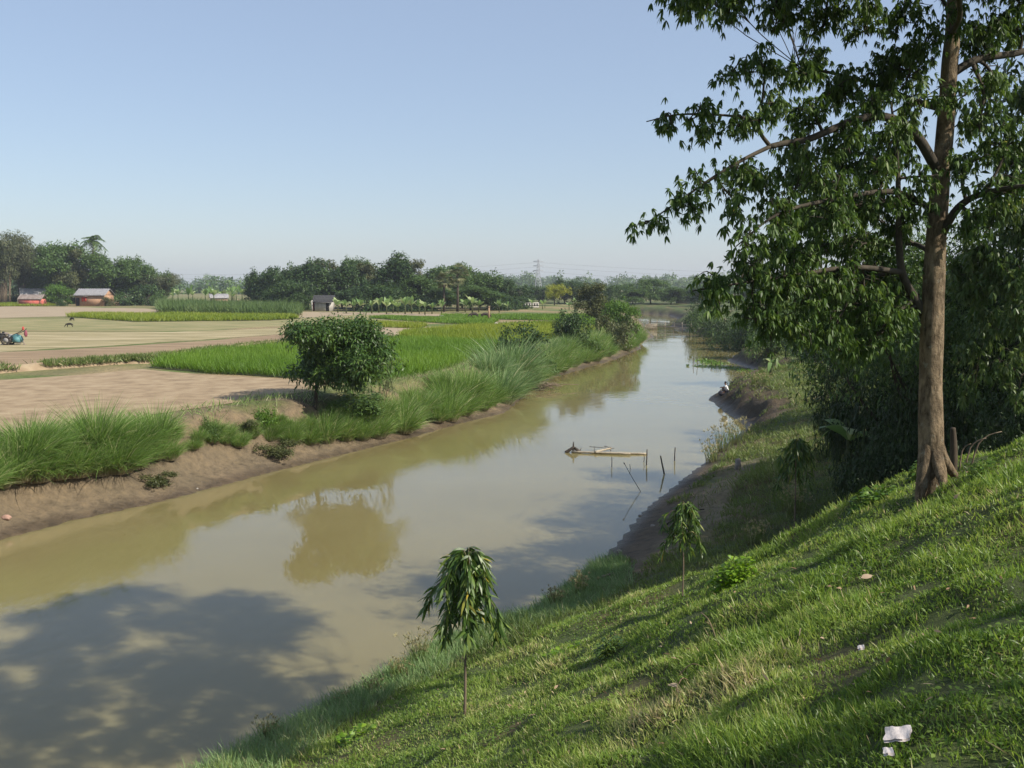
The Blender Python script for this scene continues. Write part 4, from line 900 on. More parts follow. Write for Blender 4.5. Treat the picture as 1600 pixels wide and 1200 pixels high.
# ------------------------------------------------------------------ right bank: trees in the shade behind the big tree
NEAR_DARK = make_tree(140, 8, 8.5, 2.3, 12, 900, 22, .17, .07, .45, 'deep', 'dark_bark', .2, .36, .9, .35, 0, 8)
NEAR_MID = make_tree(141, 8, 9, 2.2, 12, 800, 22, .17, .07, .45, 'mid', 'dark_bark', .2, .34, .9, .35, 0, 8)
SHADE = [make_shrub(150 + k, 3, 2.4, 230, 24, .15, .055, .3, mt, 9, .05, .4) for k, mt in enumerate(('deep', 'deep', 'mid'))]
G = "trees in the shade behind the thick-trunked tree"
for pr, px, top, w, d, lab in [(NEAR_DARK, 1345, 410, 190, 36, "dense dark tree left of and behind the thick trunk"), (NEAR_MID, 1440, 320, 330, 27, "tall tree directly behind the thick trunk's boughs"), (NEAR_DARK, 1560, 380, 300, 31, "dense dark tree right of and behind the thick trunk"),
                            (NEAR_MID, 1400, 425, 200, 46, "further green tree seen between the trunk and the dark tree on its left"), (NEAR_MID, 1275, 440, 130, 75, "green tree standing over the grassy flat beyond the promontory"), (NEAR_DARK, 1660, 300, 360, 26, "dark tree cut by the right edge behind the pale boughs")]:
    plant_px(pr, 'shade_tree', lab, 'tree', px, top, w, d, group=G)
rng = np.random.default_rng(80)
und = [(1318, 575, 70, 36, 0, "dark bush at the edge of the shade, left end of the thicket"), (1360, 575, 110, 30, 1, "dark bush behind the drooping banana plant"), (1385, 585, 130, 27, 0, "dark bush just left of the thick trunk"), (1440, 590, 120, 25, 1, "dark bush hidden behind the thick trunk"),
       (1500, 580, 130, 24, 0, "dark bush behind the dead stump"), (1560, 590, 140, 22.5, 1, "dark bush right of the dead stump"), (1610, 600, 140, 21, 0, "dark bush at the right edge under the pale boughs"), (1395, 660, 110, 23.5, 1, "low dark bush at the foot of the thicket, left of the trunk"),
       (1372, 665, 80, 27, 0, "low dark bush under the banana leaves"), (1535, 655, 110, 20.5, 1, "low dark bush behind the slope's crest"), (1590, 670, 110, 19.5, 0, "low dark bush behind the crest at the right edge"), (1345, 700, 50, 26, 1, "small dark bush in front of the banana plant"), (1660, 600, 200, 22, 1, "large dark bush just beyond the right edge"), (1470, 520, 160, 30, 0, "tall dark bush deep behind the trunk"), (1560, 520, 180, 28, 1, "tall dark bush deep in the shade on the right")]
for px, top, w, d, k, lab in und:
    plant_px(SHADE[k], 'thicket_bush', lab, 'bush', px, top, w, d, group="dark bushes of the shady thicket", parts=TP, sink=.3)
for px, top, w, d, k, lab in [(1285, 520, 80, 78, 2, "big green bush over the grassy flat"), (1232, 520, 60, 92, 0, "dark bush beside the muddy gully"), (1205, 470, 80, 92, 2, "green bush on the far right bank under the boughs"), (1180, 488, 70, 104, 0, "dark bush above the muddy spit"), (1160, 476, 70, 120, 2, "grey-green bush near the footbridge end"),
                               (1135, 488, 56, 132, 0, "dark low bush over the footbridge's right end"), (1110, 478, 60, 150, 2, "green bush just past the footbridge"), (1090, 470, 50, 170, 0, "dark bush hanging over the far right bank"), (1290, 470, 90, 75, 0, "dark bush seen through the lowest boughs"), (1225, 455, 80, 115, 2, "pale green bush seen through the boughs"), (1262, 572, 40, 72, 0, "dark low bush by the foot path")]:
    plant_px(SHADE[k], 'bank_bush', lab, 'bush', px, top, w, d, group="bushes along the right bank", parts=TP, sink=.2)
# trees standing right of the picture: they throw the shade on the slope, the thicket and the water
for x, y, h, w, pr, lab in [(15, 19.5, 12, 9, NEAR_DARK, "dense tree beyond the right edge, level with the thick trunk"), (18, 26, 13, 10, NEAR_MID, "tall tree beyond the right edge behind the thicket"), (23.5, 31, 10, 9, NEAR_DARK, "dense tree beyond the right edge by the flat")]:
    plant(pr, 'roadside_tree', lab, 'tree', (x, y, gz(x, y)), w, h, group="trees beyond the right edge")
SPARSE = make_tree(142, 7, 9, 4, 10, 110, 20, .2, .08, .4, 'mid', 'dark_bark', .16, .3, .9, .3, 0, 8)
for x, y, h, w, lab in [(10.2, 1.0, 9.8, 6.5, "thin-crowned tree beyond the right edge, level with the viewer")]:
    plant(SPARSE, 'roadside_tree', lab, 'tree', (x, y, gz(x, y)), w, h, group="trees beyond the right edge")

# banana plants in the shade, leaf by leaf
def near_banana(px, base, d, H, label, n, seed, a0):
    rng = np.random.default_rng(seed); q = at_d(px, base, d); g = np.array([q[0], q[1], gz(q[0], q[1])])
    root = thing("banana_plant", label, "banana plant", g)
    obj("stem", mesh_from("stem", [tube([(0, 0, -.2), (.02, 0, H * .3), (0, .02, H * .6)], [.12, .1, .06], 9)], M['olive'], True), root)
    for k in range(n):
        a = a0 + k * 2.399; el = rng.uniform(.35, 1.2); dr = np.array([[math.cos(a) * math.cos(el), math.sin(a) * math.cos(el), math.sin(el)]])
        obj("leaf", mesh_from("leaf", [strips(np.array([[0, 0, H * .56]]), dr, H * .62, H * .16, rng.uniform(.5, 1.0), 10, (.12, .2, .8, 1, 1, .95, .8, .1), rng, flat=np.array([[0, 0, 1.0]]))], M['banana']), root)
near_banana(1326, 700, 29, 2.7, "banana plant drooping broad leaves over the dim grass, left of the thicket", 7, 5, 2.6)
near_banana(1205, 560, 66, 1.6, "small banana plant beside the muddy gully", 6, 6, 1.0)

# ------------------------------------------------------------------ saplings on the slope
def mast_sapling(label, px, base, top, wpx, seed, nb=15, per=15, tall=None):
    rng = np.random.default_rng(seed); g = ground_at(px, base); d = g[1]; H = at_d(px, top, d)[2] - g[2]; R = wpx * d / FPX / 2
    root = thing("weeping_sapling", label, "sapling", g, 0, "weeping saplings planted down the slope")
    P = smooth_path([(0, 0, -.1), (.012, .01, H * .35), (-.01, 0, H * .7), (.02, 0, H * .93), (.1 * R, 0, H * .99)], 20)
    rr = np.linspace(.019, .006, 20) * H / 2
    obj("trunk", mesh_from("trunk", [tube(P, rr, 9)], M['bark'], True), root)
    pos = []; ds = []; tw = []
    for k in range(nb):
        t = .42 + .56 * (k + .5) / nb; b = P[int(t * 19)]; a = k * 2.399 + rng.random()
        reach = R * (1.0 - .55 * (t - .42) / .58) * rng.uniform(.5, 1.2) * (.55 + .45 * min(1, (t - .35) / .2)); o = np.array([math.cos(a), math.sin(a), 0])
        q = smooth_path([b, b + o * reach * .5 + [0, 0, .06 * H], b + o * reach * .9 - [0, 0, .02 * H], b + o * reach - [0, 0, .13 * H]], 9)
        tw.append(tube(q, np.linspace(.007, .003, 9), 4, cap=False)); s = smooth_path(q[1:], per)
        for j in range(2):
            pos.append(s + rng.normal(size=s.shape) * .012); ds.append(np.tile(o, (per, 1)) * .35 + rng.normal(size=(per, 3)) * .4 + [0, 0, -.55])
    k = 16; s = P[-3:][rng.integers(0, 3, k)]; pos.append(s); ds.append(rng.normal(size=(k, 3)) * .6 + [0, 0, .1])
    pos = np.concatenate(pos); ds = unit(np.concatenate(ds)); n = len(pos)
    fol = strips(pos, ds, .17 * H / 2 * rng.uniform(.75, 1.2, n), .034 * H / 2, .45, 4, (.2, .8, 1, .7, .05), rng)
    obj("twig", mesh_from("twig", tw, M['bark'], True), root)
    obj("crown", mesh_from("crown", [fol], M['mast']), root)
mast_sapling("nearest sapling, umbrella of hanging glossy leaves against the water", 726, 1120, 868, 128, 91, 26, 22)
mast_sapling("slender sapling with a pale bare stem on the grass edge by the mud beach", 1066, 932, 790, 76, 92, 20, 18)
mast_sapling("dark sapling in the shade, between the mud beach and the thick trunk", 1241, 826, 690, 62, 93, 18, 15)

# ------------------------------------------------------------------ weeds
def leafy_weed(name, label, px, base, wpx, hpx, seed, n=60, L=.16, W=.09, mat='weed', up=.6, cat="weed"):
    rng = np.random.default_rng(seed); g = ground_at(px, base); d = g[1]; R = wpx * d / FPX / 2; H = hpx * d / FPX
    a = rng.random(n) * 6.283; r = R * rng.random(n) ** .6; h = H * (rng.random(n)) * (1 - .5 * r / R)
    x = g[0] + r * np.cos(a); y = g[1] + r * np.sin(a); z = terrain(x, y)[0] + h
    dr = unit(np.stack([np.cos(a) * .8, np.sin(a) * .8, np.full(n, up)], 1) + rng.normal(size=(n, 3)) * .35)
    root = thing(name, label, cat, g)
    st = [tube(smooth_path([(g[0], g[1], g[2] - .05), ((g[0] + x[k]) / 2, (g[1] + y[k]) / 2, (g[2] + z[k]) / 2 + .02), (x[k], y[k], z[k])], 4), .005, 4, cap=False) for k in range(0, n, 2)]
    obj("stem", mesh_from("stem", st, M['lawn'], True, g), root)
    obj("foliage", mesh_from("foliage", [strips(np.stack([x, y, z], 1), dr, L * rng.uniform(.6, 1.2, n), W, .5, 3, (.15, .9, 1, .1), rng, flat=np.tile([0, 0, 1.0], (n, 1)))], M[mat], False, g), root)
leafy_weed("leafy_shrub", "bright green leafy shrub in the grass right of the slender sapling", 1145, 918, 66, 52, 95, 520, .1, .045, 'weed', .7, "shrub")
leafy_weed("broadleaf_weed", "small lime-green rosette weed in the grass left of the nearest sapling", 558, 1152, 60, 16, 96, 44, .13, .08)
leafy_weed("broadleaf_weed", "lime-green weed patch in the grass right of the nearest sapling", 878, 1022, 54, 12, 97, 44, .12, .07)
leafy_weed("broadleaf_weed", "lime-green weed cut by the bottom edge above the water", 205, 1203, 60, 14, 98, 20, .15, .08)
leafy_weed("leafy_shrub", "low dim-green leafy shrub in the shade left of the thick trunk", 1366, 785, 70, 22, 99, 200, .11, .06, 'bright', .5, "shrub")
leafy_weed("leafy_shrub", "small dark bushy weed in the grass beyond the nearest sapling", 950, 1022, 40, 34, 100, 130, .09, .035, 'mid', .6, "shrub")
leafy_weed("creeper", "green creeper at the foot of the thick trunk", 1432, 745, 22, 28, 104, 70, .08, .05, 'bright', .5, "creeper")
leafy_weed("leafy_weed", "leafy weed on the slope's crest near the right edge", 1535, 742, 40, 26, 105, 90, .08, .04, 'bright', .6)

# ------------------------------------------------------------------ grass of the slope and the right bank
def in_view(x, y, z, mar=130):
    px, py = project(np.stack([x, y, z], 1)); 
    inside = (px > -mar) & (px < 1600 + mar) & (py < 1200 + mar)
    return (y > .3) & (inside | ((px > -500) & (px < 3000) & (py < 2300) & (rng.random(len(x)) < .4)))      # thinner turf just outside the picture
rng = np.random.default_rng(110)
def blades(n, x0, x1, y0, y1, accept, h, w, mat_noise, name, mat, label, droop=.45, lean=.45, nseg=2, kind="stuff"):
    x = rng.uniform(x0, x1, n); y = rng.uniform(y0, y1, n); z, dd, lf = terrain(x, y)
    k = accept(x, y, z, dd, lf) & in_view(x, y, z); x, y, z, dd = x[k], y[k], z[k], dd[k]; n = len(x)
    tuft = fbm(x, y, .55, 111); pat = fbm(x, y, 2.2, 112)
    H = h(x, y, dd, tuft, pat) * rng.uniform(.55, 1.3, n)
    d = unit(np.concatenate([rng.normal(size=(n, 2)) * lean + [-.15, .08], np.ones((n, 1))], 1))
    tn = np.clip(mat_noise(x, y, dd, tuft, pat) + rng.normal(size=n) * .13 + (rng.random(n) > .965) * .5, 0, 1)
    p = strips(np.stack([x, y, z - .015], 1), d, H, w(x, y) * rng.uniform(.7, 1.3, n), droop * rng.random(n) * 1.6, nseg, (.8, 1, .08), rng, tn)
    print(name, n)
    return tag(obj(name, mesh_from(name, [p], M[mat])), label, "grass", kind=kind)
def lawn_ok(x, y, z, dd, lf):
    d = np.hypot(x, y)
    zone = (~lf) & (dd > np.interp(y, [0, 14, 18, 22, 27], [.1, .1, 1.2, 4.6, 6.2])) & (z > .02)
    return zone & (rng.random(len(x)) < np.clip((6.0 / np.maximum(d, 4)) ** 1.55, 0, 1)) & (fbm(x, y, .8, 115) + rng.random(len(x)) * .3 > .37)
blades(3100000, -7, 18, 1.0, 25, lawn_ok, lambda x, y, d, t, p: .035 + .17 * t ** 2 + .09 * sstep(.55, .75, p) + .1 * (1 - sstep(.5, 2.6, d)),
       lambda x, y: .0042 + .00055 * np.hypot(x, y), lambda x, y, d, t, p: .04 + .42 * t + .68 * (fbm(x, y, 1.1, 118) - .25) + .3 * (fbm(x, y, 3.5, 119) - .4) + .15 * (1 - sstep(.5, 2, d)), 'slope_grass', 'lawn', "short sunlit grass covering the embankment slope")
def rough_ok(x, y, z, dd, lf):
    lo = np.where(y < 18, .2, np.where(y < 36, 1.7 - .9 * (fbm(x, y, 2, 119) > .55), np.where((y > 50) & (y < 84), 2.5 - 1.7 * (fbm(x, y, 1.2, 143) > .56), 1.0)))
    hi = np.interp(y, [14, 18, 22, 27, 30], [0, 2.4, 5.0, 6.6, 60])
    path = (y > 26) & (y < 40) & (dd > 1.5) & (dd < 3.0)
    return (~lf) & (dd > lo) & (dd < hi) & (rng.random(len(x)) < np.clip((24 / y) ** 1.2, 0, 1)) & (fbm(x, y, 1.1, 120) + rng.random(len(x)) * .3 > .4) & ~(path & (rng.random(len(x)) < .85))
blades(1100000, -2, 40, 14, 100, rough_ok, lambda x, y, d, t, p: .12 + .3 * t ** 1.5 + .35 * sstep(.55, .7, p), lambda x, y: .007 + .0004 * y, lambda x, y, d, t, p: .15 + .5 * fbm(x, y, 4, 121) + .2 * t, 'bank_grass', 'rough', "rough tufted grass along the right river bank", .5, .4)
def edge_ok(x, y, z, dd, lf):
    return (~lf) & (dd > .02) & (dd < 2.6 * fbm(x, y, 2.5, 141) + .6) & (rng.random(len(x)) < 1.1 - dd / 2.6)
blades(330000, -8, 3, 8, 27, edge_ok, lambda x, y, d, t, p: .16 + .32 * t, lambda x, y: .0045 + .0003 * y, lambda x, y, d, t, p: .25 + .5 * fbm(x, y, 1.7, 142), 'edge_grass', 'kans2', "taller pale grass fringing the near water's edge", .5, .4, 3)
# pale seed-headed tufts by the water
def seed_tuft(label, px, base, hpx, wpx, seed, n=70, mat='rough'):
    rng = np.random.default_rng(seed); g = ground_at(px, base); d = g[1]; H = hpx * d / FPX; R = wpx * d / FPX / 2
    b = np.tile(g - [0, 0, .03], (n, 1)) + np.concatenate([rng.normal(size=(n, 2)) * R * .4, np.zeros((n, 1))], 1)
    dr = unit(np.concatenate([rng.normal(size=(n, 2)) * .22, np.ones((n, 1))], 1)); L = H * rng.uniform(.5, 1.1, n)
    parts = [strips(b, dr, L, .006 + .0003 * d, .15, 3, (1, .9, .6, .2), rng, np.clip(rng.normal(.5, .25, n), 0, 1))]
    k = rng.random(n) < .5; tip = b[k] + dr[k] * L[k][:, None] - np.array([0, 0, 1]) * (.15 * L[k])[:, None]; m_ = k.sum()
    parts.append(strips(np.repeat(tip, 7, 0) - [0, 0, .02], unit(np.repeat(dr[k], 7, 0) + rng.normal(size=(m_ * 7, 3)) * .5), H * .13, .008 + .0003 * d, .1, 2, (.5, 1, .1), rng, np.full(m_ * 7, .97)))
    root = obj("seed_grass", mesh_from("seed_grass", parts, M[mat], False, g), None, g)
    tag(root, label, "grass tuft", "seed-headed grass tufts by the right water's edge")
for k, (px, base, h, w, lab) in enumerate([(655, 1040, 66, 34, "dark seed-headed grass tuft on the water's edge left of the nearest sapling"), (622, 1062, 44, 30, "shorter seed-headed tuft left of the dark one by the water"), (585, 1085, 36, 30, "seed-headed tuft furthest down the near water's edge"), (540, 1100, 30, 40, "low dark grass tuft on the near water's edge"), (905, 935, 50, 22, "thin dark stalks at the water's edge between the two sunlit saplings"),
                                        (868, 950, 40, 18, "few thin stalks by the water right of the nearest sapling"), (1112, 722, 40, 30, "dark tuft on the point above the mud beach"), (1128, 706, 46, 36, "pale tuft overhanging the inlet"), (1150, 694, 46, 50, "pale tall grass tuft on the bank above the inlet"), (1178, 602, 20, 22, "dark tuft on the promontory, right of the seated person"), (1195, 600, 20, 22, "second dark tuft on the promontory"), (1240, 800, 50, 50, "straw-coloured tuft around the dark sapling's foot"), (1180, 850, 44, 50, "straw-coloured tuft below the dark sapling"), (420, 1155, 46, 36, "dry reddish grass tuft above the near water's edge")]):
    seed_tuft(lab, px, base, h, w, 130 + k, 80 if h > 30 else 60)

# broad-leaved ground cover in the lawn, one object too fine to count
rng = np.random.default_rng(160); n = 120000
x = rng.uniform(-5, 10, n); y = rng.uniform(2.5, 22, n); z, dd, lf = terrain(x, y)
k = lawn_ok(x, y, z, dd, lf) & (fbm(x, y, 1.3, 161) > .54) & in_view(x, y, z); x, y, z = x[k], y[k], z[k]; n = len(x)
d = unit(np.concatenate([rng.normal(size=(n, 2)), np.full((n, 1), .35)], 1)); s_ = .018 + .001 * np.hypot(x, y)
tag(obj("clover", mesh_from("clover", [strips(np.stack([x, y, z + rng.random(n) * .06], 1), d, s_ * rng.uniform(.7, 1.6, n), s_ * rng.uniform(.6, 1, n), .3, 2, (.3, 1, .3), rng, .1 + .45 * rng.random(n), flat=np.tile([0, 0, 1.0], (n, 1)))], M['lawn'])), "small round-leaved ground cover in patches of the slope", "ground cover", kind="stuff")
n = 1500; x = rng.uniform(-5, 10, n); y = rng.uniform(2.5, 20, n); z, dd, lf = terrain(x, y); k = lawn_ok(x, y, z, dd, lf) & in_view(x, y, z); x, y, z = x[k], y[k], z[k]; n = len(x)
d = unit(np.concatenate([rng.normal(size=(n, 2)), np.full((n, 1), .25)], 1))
tag(obj("dry_litter", mesh_from("dry_litter", [strips(np.stack([x, y, z + .04], 1), d, rng.uniform(.03, .09, n), rng.uniform(.005, .02, n), .2, 3, (.2, 1, .8, .1), rng)], M['dry'])), "fine dry leaf and straw litter strewn in the slope grass", "litter", kind="stuff")
# ------------------------------------------------------------------ poles, raft, bridge, weeds in the water
M['bamboo'] = rough_mat("weathered_bamboo", (.22, .18, .125), (.42, .365, .275), 8, .7, .2)
M['wetwood'] = rough_mat("wet_wood", (.03, .024, .018), (.08, .062, .045), 9, .7, .4)
def pole(label, base, top, r, seed, knob=False):
    b = at_z(*base, 0); t = at_d(*top, b[1]); rng = np.random.default_rng(seed)
    d = t - b; mid = (b + t) / 2 + rng.normal(size=3) * .02 * np.linalg.norm(d)
    parts = [tube(smooth_path([b - d * .6, b, mid, t], 12), np.linspace(r * 1.1, r * .8, 12), 7)]
    if knob: parts.append(tube([t - d * .02, t + d * .03, t + d * .06], [r * .8, r * 2.2, r * .6], 7))
    tag(obj("pole", mesh_from("pole", parts, M['wetwood'], True, b), None, b), label, "pole", "poles stuck in the river")
pole("thin straight pole left of the others, below the raft", (956, 730), (956, 713), .018, 1)
pole("upright pole at the raft's right end", (1010, 727), (1011, 702), .028, 2)
pole("short thin pole beside the raft's right end", (1006, 722), (1006, 709), .018, 3)
pole("thick dark pole leaning left", (1038, 741), (1032, 712), .034, 4)
pole("upright pole furthest right, near the grassy point", (1054, 720), (1055, 699), .026, 5)
pole("long thin stick with a knob, leaning left over the shaded water", (1001, 768), (976, 725), .012, 6, True)
pole("tiny stick behind the leaning knobbed one", (985, 733), (984, 725), .012, 7)
for k, (x, h) in enumerate([(1083, 12), (1090, 15), (1098, 10), (1112, 9), (1125, 10)]):
    pole("thin reed stake standing among the floating weeds, %s from the left" % ORD[k], (x, 571), (x + (-1) ** k, 571 - h), .03, 20 + k)
# raft of bamboo
c0, c1 = at_z(892, 706, .04), at_z(1010, 709, .04)
raft = thing("bamboo_raft", "floating pale bamboo bundle with branches at its left end", "raft", c0)
def seg(a, b, r0, r1, sag=.0):
    return tube(smooth_path([a, (np.asarray(a) + b) / 2 + [0, 0, sag], b], 8), np.linspace(r0, r1, 8), 8)
obj("pole", mesh_from("pole", [seg(at_z(925, 707, .05), c1, .055, .045)], M['bamboo'], True, c0), raft)
obj("pole", mesh_from("pole", [seg(at_z(893, 706, .05), at_z(985, 709, .07), .05, .04)], M['bamboo'], True, c0), raft)
obj("pole", mesh_from("pole", [seg(at_z(930, 706, .1), at_d(956, 700, at_z(950, 704, 0)[1]), .05, .04)], M['bamboo'], True, c0), raft)
b = at_z(896, 706, .03)
obj("stump", mesh_from("stump", [seg(b - [.35, 0, .05], b + [.0, 0, .22], .09, .05), seg(b - [0, 0, .1], b + [0, .05, .45], .08, .02), seg(b + [.3, 0, -.05], b + [.05, 0, .2], .1, .05), seg(b + [.1, 0, .1], b + [.25, .05, .1], .06, .03), seg(b + [.3, .1, 0], b + [.36, .1, .17], .02, .01)], M['wetwood'], True, c0), raft)
obj("branch", mesh_from("branch", [seg(at_d(921, 698, b[1] + .6), at_d(948, 700, b[1] + .5), .014, .01), seg(at_d(944, 697, b[1] + .6), at_d(960, 701, b[1] + .3), .016, .01), seg(at_d(928, 707, b[1] + .4), at_d(929, 697, b[1] + .6), .016, .01), seg(at_d(955, 705, b[1] + .4), at_d(950, 698, b[1] + .5), .016, .01)], M['wetwood'], True, c0), raft)
# far footbridge
a, b = at_z(1010, 513.5, 0), at_z(1152, 524, 0)
br = thing("footbridge", "rickety bamboo footbridge with thin posts across the far river", "footbridge", a)
for k in range(10):
    p = a + (b - a) * (k + .3) / 10; rng = np.random.default_rng(k)
    obj("post", mesh_from("post", [tube([p - [0, 0, .5], p + [rng.normal() * .06, 0, 1.35 + .3 * rng.random()]], .06, 6)], M['bamboo'], True, a), br)
obj("walkway", mesh_from("walkway", [tube([a + [0, 0, .62], (a + b) / 2 + [0, 0, .55], b + [0, 0, .75]], .07, 6), tube([a + [.1, .3, .62], (a + b) / 2 + [.1, .3, .55], b + [.1, .3, .75]], .07, 6)], M['bamboo'], True, a), br)
obj("handrail", mesh_from("handrail", [tube([a + [0, 0, 1.2], (a + b) / 2 + [0, 0, 1.15], b + [0, 0, 1.3]], .04, 6)], M['bamboo'], True, a), br)
p = at_z(1017, 515, 0); rng = np.random.default_rng(9)
tag(obj("fish_trap", mesh_from("fish_trap", [tube([p + [x, y, -.2], p + [x + rng.normal() * .1, y, 1.0]], .045, 5) for x in np.linspace(-.9, .9, 16) for y in (0, .5)] + [tube([p + [-1, 0, zz], p + [1, 0, zz]], .05, 5) for zz in (.3, .7, .95)], M['bamboo'], True, p), None, p), "brown woven stake trap at the footbridge's left end", "fish trap")
# floating weeds
def weeds(name, pts, label, seed, n=500):
    rng = np.random.default_rng(seed); c = smooth_path([at_z(x, y, 0)[:2] for x, y in pts], 40); k = rng.integers(0, 40, n)
    b = np.concatenate([c[k] + rng.normal(size=(n, 2)) * [.55, .9], np.full((n, 1), -.01)], 1); dr = unit(np.concatenate([rng.normal(size=(n, 2)), np.full((n, 1), .5)], 1))
    tag(obj(name, mesh_from(name, [strips(b, dr, .38 * rng.uniform(.4, 1.2, n), .2, .4, 2, LEAFP, rng, flat=np.tile([0, 0, 1.0], (n, 1)))], M['bright'])), label, "water weed", kind="stuff")
weeds("floating_weed", [(1103, 563), (1112, 566), (1122, 569)], "floating green weed patch off the muddy spit", 1)
weeds("floating_weed", [(1092, 572), (1120, 573), (1150, 576), (1168, 580)], "thin trail of floating weeds reaching the muddy bank", 2, 420)
# dead brush by the left bank
g = at_z(836, 608, .05); rng = np.random.default_rng(3)
tag(obj("dead_brush", mesh_from("dead_brush", [tube(smooth_path([g + [rng.normal() * .3, rng.normal() * .4, -.1], g + [rng.normal() * .7, rng.normal() * .6, .35], g + [rng.normal() * 1.1 + .4, rng.normal() * .6, rng.random() * .5]], 5), .022, 4) for _ in range(46)], M['bark'], True, g), None, g), "brown dead brush lying in the water below the left bank", "brush")

# ------------------------------------------------------------------ small things on the banks
def lump(c, r, seed, sq=(1, 1, .7), n=12, amp=.25):
    th = np.linspace(0, math.pi, n); ph = np.linspace(0, 2 * math.pi, 2 * n, endpoint=False); T, P = np.meshgrid(th, ph, indexing='ij')
    d = np.stack([np.sin(T) * np.cos(P), np.sin(T) * np.sin(P), np.cos(T)], -1).reshape(-1, 3)
    rr = 1 + amp * (fbm(d[:, 0] * 2 + 7 + seed, d[:, 1] * 2 + d[:, 2] * 1.7, 1.0, seed) - .5) * 2
    v = d * rr[:, None] * r * np.asarray(sq) + np.asarray(c, float); m_ = 2 * n; i = np.arange(m_); j = (i + 1) % m_
    F = np.concatenate([np.stack([k * m_ + i, k * m_ + j, (k + 1) * m_ + j, (k + 1) * m_ + i], 1) for k in range(n - 1)])
    return dict(v=v, f=[F], tone=.5, t=.5)
M['pinkstone'] = rough_mat("pinkish_brick", (.3, .17, .12), (.45, .3, .24), 14, .9, .5)
M['stone'] = rough_mat("grey_stone", (.16, .14, .12), (.32, .29, .25), 10, .9, .5)
g = ground_at(10, 812)
tag(obj("broken_brick", mesh_from("broken_brick", [lump(g + [0, 0, .06], .12, 4, (1.2, .8, .75))], M['pinkstone'], True, g), None, g), "pinkish broken brick lump on the mud at the left edge", "brick")
g = ground_at(1153, 733)
tag(obj("stone_post", mesh_from("stone_post", [box(g + [0, 0, .12], (.2, .16, .5), .3, taper=.85), lump(g + [0, 0, .36], .1, 6, (1, .8, .5))], M['stone'], False, g), None, g), "short pale stone post on the dim right bank", "post")
rng = np.random.default_rng(12)
for k, (px, py, r, lab) in enumerate([(1112, 735, .07, "dark stone at the top of the mud beach"), (1118, 762, .06, "dark lump in the middle of the mud beach"), (1020, 822, .08, "stone at the water's edge of the mud beach"), (968, 862, .08, "stone on the narrow lower beach"), (1000, 806, .06, "small stone half in the water"), (233, 752, .06, "pale pebble on the left mud bank"), (308, 764, .05, "white pebble near the water on the left mud bank")]):
    g = ground_at(px, py); tag(obj("stone", mesh_from("stone", [lump(g, r, 20 + k)], M['stone'], True, g), None, g), lab, "stone", "stones on the muddy banks")
g0, g1 = ground_at(925, 915), ground_at(958, 900)
tag(obj("driftwood", mesh_from("driftwood", [tube(smooth_path([g0 + [0, 0, .05], (g0 + g1) / 2 + [0, 0, .09], g1 + [0, 0, .05]], 8), np.linspace(.05, .03, 8), 7)], M['bark'], True, g0), None, g0), "pale driftwood stick on the narrow beach", "driftwood")
g0, g1 = ground_at(1042, 822), ground_at(1100, 800)
tag(obj("driftwood", mesh_from("driftwood", [tube(smooth_path([g0 + [0, 0, .05], (g0 + g1) / 2 + [0, 0, .2], g1 + [0, 0, .08]], 8), np.linspace(.03, .02, 8), 6)], M['dark_bark'], True, g0), None, g0), "thin dark branch lying across the mud beach", "driftwood")
# dead stump with dry stalks
g = ground_at(1499, 742); s = g[1] / FPX
stump = thing("dead_stump", "dead grey stump behind the thick trunk with dry stalks around it", "stump", g)
obj("trunk", mesh_from("trunk", [tube(smooth_path([(0, .2, -.6), (.0, .2, .2), (-.02, .2, .5), (-.03, .2, .62)], 10), np.linspace(.06, .035, 10), 9)], M['dark_bark'], True), stump)
for k in range(3):
    a = (.1, .2, .3)[k]; hh = (.35, .42, .5, .34, .3)[k]
    obj("stalk", mesh_from("stalk", [tube(smooth_path([(a * .5, .15, -.4), (a, .2, hh * .6), (a * 1.5, .2, hh), (a * 2.1, .15, hh * 1.15)], 8), np.linspace(.014, .006, 8), 5)], M['bark'], True), stump)
# litter on the slope
M['paper'] = rough_mat("dirty_white_paper", (.42, .37, .34), (.7, .64, .6), 9, .7, .3)
def paper(label, name, px, py, w, seed, cat, folds=5):
    g = ground_at(px, py); rng = np.random.default_rng(seed); s = w * g[1] / FPX; n = 9
    u, v = np.meshgrid(np.linspace(-.5, .5, n), np.linspace(-.36, .36, n)); edge = 1 + (np.interp(np.arctan2(v, u), np.linspace(-3.2, 3.2, 12), rng.random(12)) - .5) * .5
    x, y = u * edge * s, v * edge * s; z = .05 + .16 * s * np.abs(((u * 1.6 + v * .5 + .2) % 1) - .5) + rng.random(u.shape) * .025 * s + .3 * (v + .36) * s
    V = np.stack([x.ravel(), y.ravel(), z.ravel()], 1); i = np.arange(n * n).reshape(n, n)
    F = np.stack([i[:-1, :-1], i[:-1, 1:], i[1:, 1:], i[1:, :-1]], -1).reshape(-1, 4); t = V - [0, 0, .012]
    tag(obj(name, mesh_from(name, [dict(v=V, f=[F], tone=.5, t=.5), dict(v=t, f=[F[:, ::-1]], tone=.5, t=.5)], M['paper'], False), None, g + [0, 0, .02]), label, cat).rotation_euler = (.1, -.25, -.45)
paper("crumpled dirty white paper on the grass near the bottom edge", "crumpled_paper", 1408, 1174, 38, 1, "litter")
paper("small torn white scrap just below the crumpled paper", "paper_scrap", 1392, 1199, 17, 2, "litter")
paper("thin pale scrap in the grass above the crumpled paper", "paper_scrap", 1348, 1028, 11, 3, "litter")
